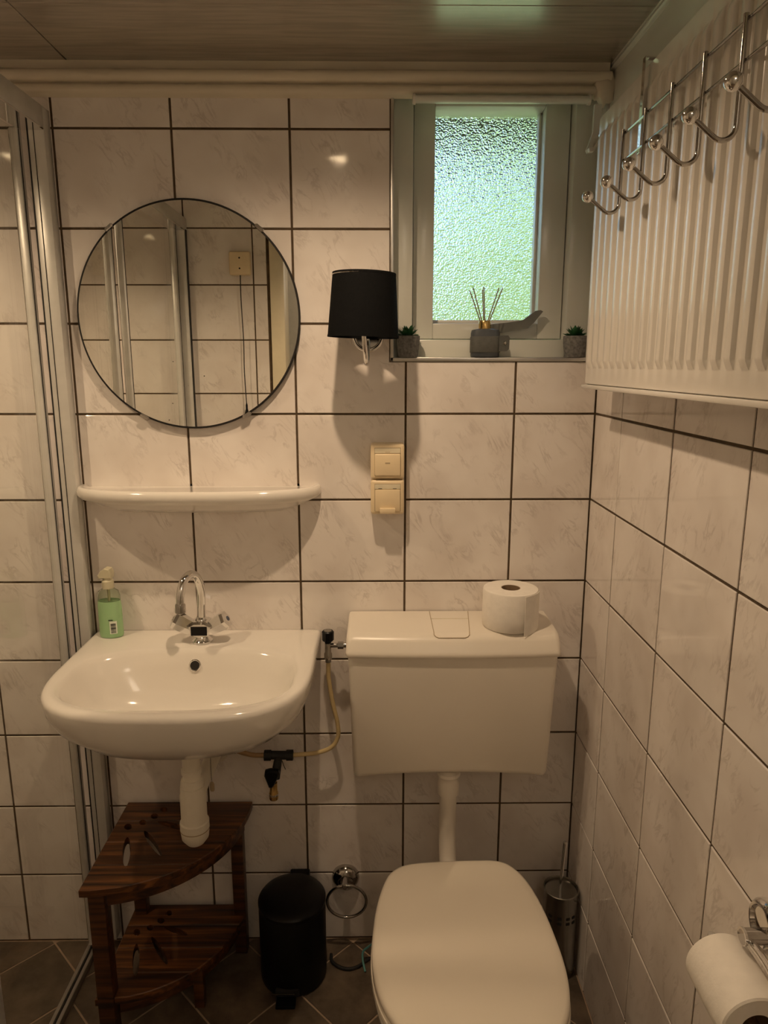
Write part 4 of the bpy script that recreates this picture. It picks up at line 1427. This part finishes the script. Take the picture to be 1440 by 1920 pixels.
box('pedal_edge', PX - 0.0450, PX + 0.0120, PY - 0.0895, PY - 0.0855, 0.0200, 0.0240, 'brushed_steel', t, bevel=0.001)

# ------------------------------------------------------------------ chrome towel ring
t = thing('towel_ring', 'chrome towel ring on the back wall between bin and toilet', 'towel ring', (0.850, 0, 0.19))
lathe('ring_base', [(0, 0.0265), (0.012, 0.0262), (0.022, 0.0230), (0.0325, 0.0150), (0.0360, 0.006), (0.0360, 0.0006)], (0.8490, 0, 0.1900), (0, -1, 0), 'dark_chrome', t, seg=40)
lathe('ring_post', [(0.0095, 0.020), (0.0085, 0.038), (0.0085, 0.054), (0.006, 0.057), (0, 0.0575)], (0.8490, 0, 0.2000), (0, -1, 0), 'dark_chrome', t, seg=24)
tube('ring', [(0.8535 + 0.0505 * math.cos(a), -0.0480 - 0.004 * math.sin(a), 0.1530 + 0.0505 * math.sin(a)) for a in [2 * PI * k / 56 for k in range(56)]], 0.0040, 'dark_chrome', t, seg=12, cyclic=True)

# ------------------------------------------------------------------ corner stand of teak
SXC, SYC = 0.2985, -0.0115     # the square corner
t = thing('corner_stand', 'two-tier dark teak corner stand with leaf cut-outs under the washbasin', 'stand', (0.42, -0.13, 0))
CUTS = [((0.0335, -0.100), 0.0085, 0.0125, 35), ((0.0640, -0.084), 0.0085, 0.0115, 40), ((0.0850, -0.060), 0.0085, 0.0115, 40), ((0.1005, -0.033), 0.0080, 0.0105, 40), ((0.0600, -0.1880), 0.0085, 0.0520, 17), ((0.1110, -0.1600), 0.0075, 0.0560, 37), ((0.1350, -0.0950), 0.0085, 0.0400, 66)]


def cutter(cx_, cy_, z0, z1, a, b, rot):
    n = 20
    r = math.radians(rot)
    rings_ = []
    for z_ in (z0, z1):
        ring = []
        for i in range(n):
            th = 2 * PI * i / n
            x, y = a * math.cos(th), b * math.sin(th)
            ring.append((cx_ + x * math.cos(r) - y * math.sin(r), cy_ + x * math.sin(r) + y * math.cos(r), z_))
        rings_.append(ring)
    v = rings_[0] + rings_[1]
    f = [tuple(range(n))[::-1], tuple(range(n, 2 * n))] + [(i, (i + 1) % n, n + (i + 1) % n, n + i) for i in range(n)]
    return v, f


def tier(name, R, ztop, th, n_planks, scale):
    """quarter-round shelf made of planks running along x, pierced by leaf shapes"""
    edges = [-R + R * 1.0 * k / n_planks for k in range(n_planks + 1)]
    cv, cf = [], []
    for (c, a, b, rot) in CUTS:
        v, f = cutter(SXC + c[0] * scale, SYC + c[1] * scale, ztop - th - 0.01, ztop + 0.01, a * scale, b * scale, -180 + rot)
        k = len(cv)
        cv += v
        cf += [tuple(q + k for q in fc) for fc in f]
    cme = fix_normals(me_from(cv, cf, 'cut'))
    cut = bpy.data.objects.new('cut_tmp', cme)
    C.objects.link(cut)
    for k in range(n_planks):
        ya, yb_ = edges[k] + 0.0005, edges[k + 1] - 0.0005
        m = 10
        arc = []
        for i in range(m + 1):
            y = ya + (yb_ - ya) * i / m
            arc.append((math.sqrt(max(0.0, 1 - (abs(y) / R) ** 2.15)) * R * 0.995 + 0.006, y))
        poly = [(0.0, yb_), (0.0, ya)] + arc
        poly = [(SXC + x, SYC + y) for x, y in poly]
        if area2(poly) < 0:
            poly = poly[::-1]
        ins = inset_poly(poly, 0.002)
        rr = [[(x, y, ztop - th) for x, y in poly], [(x, y, ztop - 0.002) for x, y in poly], [(p.x, p.y, ztop) for p in ins]]
        o = loft(name, rr, 'teak', t, smooth=None)
        md_ = o.modifiers.new('cut', 'BOOLEAN')
        md_.operation = 'DIFFERENCE'
        md_.object = cut
        md_.solver = 'EXACT'
        dg = bpy.context.evaluated_depsgraph_get()
        dg.update()
        ev = o.evaluated_get(dg)
        nm = bpy.data.meshes.new_from_object(ev)
        o.modifiers.clear()
        old = o.data
        o.data = nm
        if not nm.materials:
            nm.materials.append(MAT['teak'])
        bpy.data.meshes.remove(old)
    bpy.data.objects.remove(cut)


tier('top_plank', 0.311, 0.420, 0.018, 4, 1.0)
tier('lower_plank', 0.286, 0.118, 0.018, 4, 0.94)
for x0, x1, y0, y1, zt in ((0.306, 0.342, -0.302, -0.268, 0.402), (0.562, 0.592, -0.052, -0.020, 0.402), (0.306, 0.336, -0.048, -0.018, 0.402), (0.4945, 0.5180, -0.212, -0.188, 0.112)):
    box('leg', x0, x1, y0, y1, 0.001, zt, 'teak_leg', t, bevel=0.002)
# curved aprons under each tier
for zt, R in ((0.402, 0.300), (0.100, 0.275)):
    ap = []
    for rr_, zz in ((R, zt - 0.032), (R, zt), (R - 0.016, zt), (R - 0.016, zt - 0.032)):
        ap.append([(SXC + 0.006 + rr_ * math.sin(a), SYC - rr_ * math.cos(a), zz) for a in [math.radians(9 + 72 * k / 20) for k in range(21)]])
    rings_ = [[ap[q][k] for q in range(4)] for k in range(21)]
    loft('apron', rings_, 'teak_leg', t, smooth=30)

# ------------------------------------------------------------------ window-sill things
def pot(name, label, x, y, r, seed, lean):
    z0 = WZ0 + 0.0004
    t_ = thing(name, label, 'potted plant', (x, y, z0), 'grey potted succulents on the window sill')
    lathe('pot', [(0, 0.0), (r * 0.80, 0.0), (r * 0.84, 0.002), (r * 0.98, 0.030), (r, 0.0465), (r * 0.92, 0.0470), (r * 0.90, 0.040), (0, 0.040)], (x, y, z0), (0, 0, 1), 'pot_stone', t_, seg=36, smooth=45)
    rnd = random.Random(seed)
    for ring_, (n, tilt, ln) in enumerate(((9, 72, 0.027), (8, 52, 0.028), (6, 30, 0.027), (4, 12, 0.024))):
        for i in range(n):
            a = 2 * PI * (i + 0.5 * (ring_ % 2)) / n + rnd.uniform(-0.15, 0.15)
            tl = math.radians(tilt + rnd.uniform(-6, 6))
            d = Vector((math.sin(tl) * math.cos(a), math.sin(tl) * math.sin(a), math.cos(tl)))
            L = ln * rnd.uniform(0.9, 1.15)
            side = Vector((-math.sin(a), math.cos(a), 0))
            nrm = d.cross(side)
            base = Vector((x, y, z0 + 0.043)) + d * 0.002
            v, f = [], []
            for u, w, h in ((0.0, 0.0028, 0.0010), (0.35, 0.0060, 0.0022), (0.7, 0.0050, 0.0016)):
                for s_, q_ in ((-1, 0), (0, 1), (1, 0), (0, -1)):
                    v.append(base + d * (L * u) + side * (w * s_) + nrm * (h * q_))
            v.append(base + d * L + nrm * 0.0)
            for q_ in range(2):
                for k in range(4):
                    f.append((q_ * 4 + k, q_ * 4 + (k + 1) % 4, q_ * 4 + 4 + (k + 1) % 4, q_ * 4 + 4 + k))
            for k in range(4):
                f.append((8 + k, 8 + (k + 1) % 4, 12))
            f.append((3, 2, 1, 0))
            link('leaf', fix_normals(me_from(v, f, 'leaf')), 'leaf_green', t_, smooth=40)
    return t_


pot('potted_succulent', 'small grey pot of green succulent on the sill behind the black lamp shade', 1.0045, 0.0060, 0.0268, 2, 0)
pot('potted_succulent', 'small grey pot of green succulent on the sill beside the radiator', 1.3835, 0.0080, 0.0270, 9, 0)

DXC, DYC = 1.1800, 0.0140
t = thing('reed_diffuser', 'grey reed diffuser with brass collar and thin sticks on the sill', 'diffuser', (DXC, DYC, WZ0))


def sq_ring(hx, hy, z, n=40, e=4.2, cx_=DXC, cy_=DYC):
    return [(cx_ + hx * math.copysign(abs(math.cos(2 * PI * i / n)) ** (2 / e), math.cos(2 * PI * i / n)), cy_ + hy * math.copysign(abs(math.sin(2 * PI * i / n)) ** (2 / e), math.sin(2 * PI * i / n)), z) for i in range(n)]


zb = WZ0 + 0.0004
loft('bottle', [sq_ring(0.0295, 0.0235, zb), sq_ring(0.0315, 0.0255, zb + 0.002), sq_ring(0.0318, 0.0258, zb + 0.053), sq_ring(0.0300, 0.0240, zb + 0.0600), sq_ring(0.018, 0.014, zb + 0.0625)], 'diffuser_stone', t, smooth=50)
bnd = loft('paper_band', [sq_ring(0.0322, 0.0262, zb + 0.010), sq_ring(0.0330, 0.0270, zb + 0.011), sq_ring(0.0330, 0.0270, zb + 0.0445), sq_ring(0.0322, 0.0262, zb + 0.0455)], 'diffuser_band', t, smooth=50)
tb = [(0.028, 0.0125), (0.046, 0.0135), (0.0505, 0.0180), (0.0510, 0.0430), (0.0480, 0.0475), (0.028, 0.0475)]
loft('band_tab', [[(DXC + x, DYC + y, zb + z_) for x, z_ in tb] for y in (-0.0255, -0.0215)], 'diffuser_band', bnd, smooth=40)
lathe('snap_button', [(0.0036, 0), (0.0034, 0.0014), (0.0018, 0.0020), (0, 0.0022)], (DXC + 0.0405, DYC - 0.0255, zb + 0.031), (0, -1, 0), 'dark_chrome', bnd, seg=18)
lathe('collar', [(0.0, 0.060), (0.0132, 0.060), (0.0136, 0.063), (0.0136, 0.078), (0.0128, 0.080), (0.0095, 0.0795), (0.0095, 0.072), (0, 0.072)], (DXC - 0.002, DYC, zb), (0, 0, 1), 'brass', t, seg=36)
for (bx, by, dx, dy, dz) in ((-0.005, 0.001, -0.0355, 0.000, 0.146), (-0.003, -0.003, -0.0285, -0.004, 0.151), (-0.001, 0.003, -0.0065, 0.004, 0.148), (0.001, -0.001, -0.0045, -0.002, 0.1535), (0.003, 0.002, 0.0300, 0.002, 0.1520), (0.005, -0.002, 0.0375, -0.002, 0.1510)):
    tube('reed', [(DXC - 0.002 + bx, DYC + by, zb + 0.066), (DXC - 0.002 + dx, DYC + dy, zb + dz)], 0.0012, 'reed', t, seg=8)

# ------------------------------------------------------------------ radiator
RX, RY0, RY1, RZ0, RZ1 = 1.3560, -0.158, -1.060, 1.4700, 1.9760
t = thing('panel_radiator', 'white fluted panel radiator high on the right wall', 'radiator', (1.39, -0.6, RZ0))
pitch = 0.0362
prof_y = []
y = -0.1660
ridge = 0.0068
ys = [(RY0, 0.0), (-0.1650, 0.0)]
k = 0
while -0.1690 - pitch * (k + 1) > RY1 + 0.005:
    a = -0.1690 - pitch * k
    for u, d in ((0.00, 0.0), (0.06, 0.15), (0.14, 0.85), (0.20, 1.0), (0.50, 1.0), (0.58, 0.9), (0.68, 0.15), (0.76, 0.0), (0.96, 0.0)):
        ys.append((a - u * pitch, d))
    k += 1
ys += [(RY1 + 0.004, 0.0), (RY1, 0.0)]
zs = [(RZ0, -2.0, 0), (RZ0 + 0.003, -0.3, 0), (RZ0 + 0.006, 0.0, 0), (RZ0 + 0.0325, 0.0, 0), (RZ0 + 0.0345, 0.0, 0.1), (RZ0 + 0.0450, 0.0, 0.9), (RZ0 + 0.0490, 0.0, 1.0), (RZ1 - 0.0480, 0.0, 1.0), (RZ1 - 0.0440, 0.0, 0.9), (RZ1 - 0.0335, 0.0, 0.1), (RZ1 - 0.0315, 0.0, 0), (RZ1 - 0.005, 0.0, 0), (RZ1 - 0.002, -0.3, 0), (RZ1, -2.0, 0)]
v, f = [], []
for z_, back, amp in zs:
    for y_, d in ys:
        v.append((RX + ridge * (1 - amp * d) - back * 0.004, y_, z_))
W = len(ys)
for i in range(len(zs) - 1):
    for j in range(W - 1):
        f.append((i * W + j, i * W + j + 1, (i + 1) * W + j + 1, (i + 1) * W + j))
me = me_from(v, f, 'front_panel')
bm = bmesh.new()
bm.from_mesh(me)
bmesh.ops.recalc_face_normals(bm, faces=bm.faces)
if sum(fc.normal.x * fc.calc_area() for fc in bm.faces) > 0:
    bmesh.ops.reverse_faces(bm, faces=bm.faces[:])
bm.to_mesh(me)
bm.free()
link('front_panel', me, 'radiator_enamel', t, smooth=28)
box('back_panel', RX + 0.012, RX + 0.026, RY0 - 0.002, RY1 + 0.002, RZ0 + 0.004, RZ1 - 0.004, 'radiator_enamel', t, bevel=0.003)
box('bottom_lip', RX - 0.0015, RX + 0.020, RY0, RY1, RZ0 - 0.0065, RZ0 + 0.001, 'radiator_enamel', t, bevel=0.002)
for y_ in (-0.235, -0.98):
    box('wall_bracket', RX + 0.022, XR - 0.0006, y_ - 0.02, y_ + 0.02, RZ0 + 0.02, RZ1 - 0.03, 'radiator_enamel', t, bevel=0.002)
lathe('bleed_valve', [(0, 0), (0.008, 0), (0.008, 0.010), (0.004, 0.012), (0, 0.012)], (RX + 0.016, RY0 - 0.002, RZ1 - 0.030), (0, 1, 0), 'dark_chrome', t, seg=16)

# ------------------------------------------------------------------ hook rack hung over the radiator
t = thing('hook_rack', 'chrome wire hook rack with ball-ended hooks hung over the radiator', 'hook rack', (1.345, -0.65, 1.79))
HX = 1.3455
HT, HB = 1.8900, 1.8470
yk = [-0.3560 - 0.0998 * k for k in range(8)]
for k, y_ in enumerate(yk):
    pth = [(HX, y_, HT + 0.004), (HX, y_, 1.80), (HX, y_, 1.7810)]
    pth += [(HX - 0.0155 + 0.0155 * math.cos(a), y_, 1.7790 - 0.0155 * math.sin(a)) for a in [math.radians(12 + 118 * q / 9) for q in range(10)]]
    pth += [(1.2955, y_, 1.7865)]
    h = tube('hook', pth, 0.0032, 'dark_chrome', t, seg=10)
    lathe('ball', [(0, -0.0095)] + [(0.0095 * math.cos(a), 0.0095 * math.sin(a)) for a in [math.radians(-75 + 15 * q) for q in range(11)]] + [(0, 0.0095)], (1.2915, y_, 1.7895), (0, 0, 1), 'chrome', h, seg=24, smooth=179)
for z_ in (HT, HB):
    tube('cross_wire', [(HX + 0.0046, yk[0] + 0.004, z_), (HX + 0.0046, yk[-1] - 0.004, z_)], 0.0024, 'dark_chrome', t, seg=10)
for y_ in (-0.4120, -0.9600):
    s = [(HX + 0.0082, 1.8420), (HX + 0.0082, RZ1 + 0.0030), (HX + 0.0425, RZ1 + 0.0030), (HX + 0.0425, RZ1 - 0.030)]
    a = [(x - 0.0011 if i < 2 else x + 0.0011, z_ + (0.0022 if i in (1, 2) else 0)) for i, (x, z_) in enumerate(s)]
    poly = s + a[::-1]
    loft('hanging_strap', [[(x, y_ + d, z_) for x, z_ in poly] for d in (-0.0055, 0.0055)], 'chrome', t, smooth=20)

# ------------------------------------------------------------------ toilet-roll holder on the right wall
t = thing('roll_holder', 'chrome toilet roll holder with round rosette on right wall', 'roll holder', (XR, -0.86, 0.80))
lathe('rosette', [(0, 0.0035), (0.020, 0.0035), (0.0235, 0.0050), (0.026, 0.0100), (0.0300, 0.0095), (0.0335, 0.005), (0.0340, 0.0006)], (XR, -0.8550, 0.8000), (-1, 0, 0), 'chrome', t, seg=48)
tube('arm', [(XR - 0.003, -0.8700, 0.7990), (1.3945, -0.8700, 0.8000)], 0.0100, 'dark_chrome', t, seg=24)
lathe('arm_rim', [(0.0082, 0.0), (0.0112, 0.0), (0.0112, 0.003), (0.0082, 0.003)], (1.3975, -0.8700, 0.8000), (-1, 0, 0), 'chrome', t, seg=28)
tube('roll_rod', smooth_path([(1.4030, -0.8740, 0.7960), (1.3990, -0.9200, 0.8060), (1.3920, -0.9620, 0.8080), (1.3840, -0.9880, 0.7960), (1.3790, -0.9920, 0.7740), (1.3775, -0.9760, 0.7530), (1.3775, -0.9400, 0.7480), (1.3775, -0.8900, 0.7480), (1.3775, -0.8440, 0.7500), (1.3770, -0.8340, 0.7590), (1.3765, -0.8335, 0.7700)], 8), 0.0050, 'chrome', t, seg=14)
t = thing('toilet_roll', 'white toilet roll hanging on the chrome holder by the right wall', 'toilet roll', (1.3775, -0.90, 0.70))
RL = (1.3790, -0.8480, 0.7440)
lathe('paper', [(0.0200, 0.0), (0.0400, 0.0), (0.0422, 0.002), (0.0425, 0.05), (0.0422, 0.098), (0.0400, 0.1000), (0.0200, 0.1000), (0.0200, 0.0)], RL, (0, -1, 0), 'paper', t, seg=64, smooth=40)
lathe('core', [(0.0198, 0.001), (0.0199, 0.0990), (0.0188, 0.0990), (0.0188, 0.001), (0.0198, 0.001)], RL, (0, -1, 0), 'card_tube', t, seg=40)
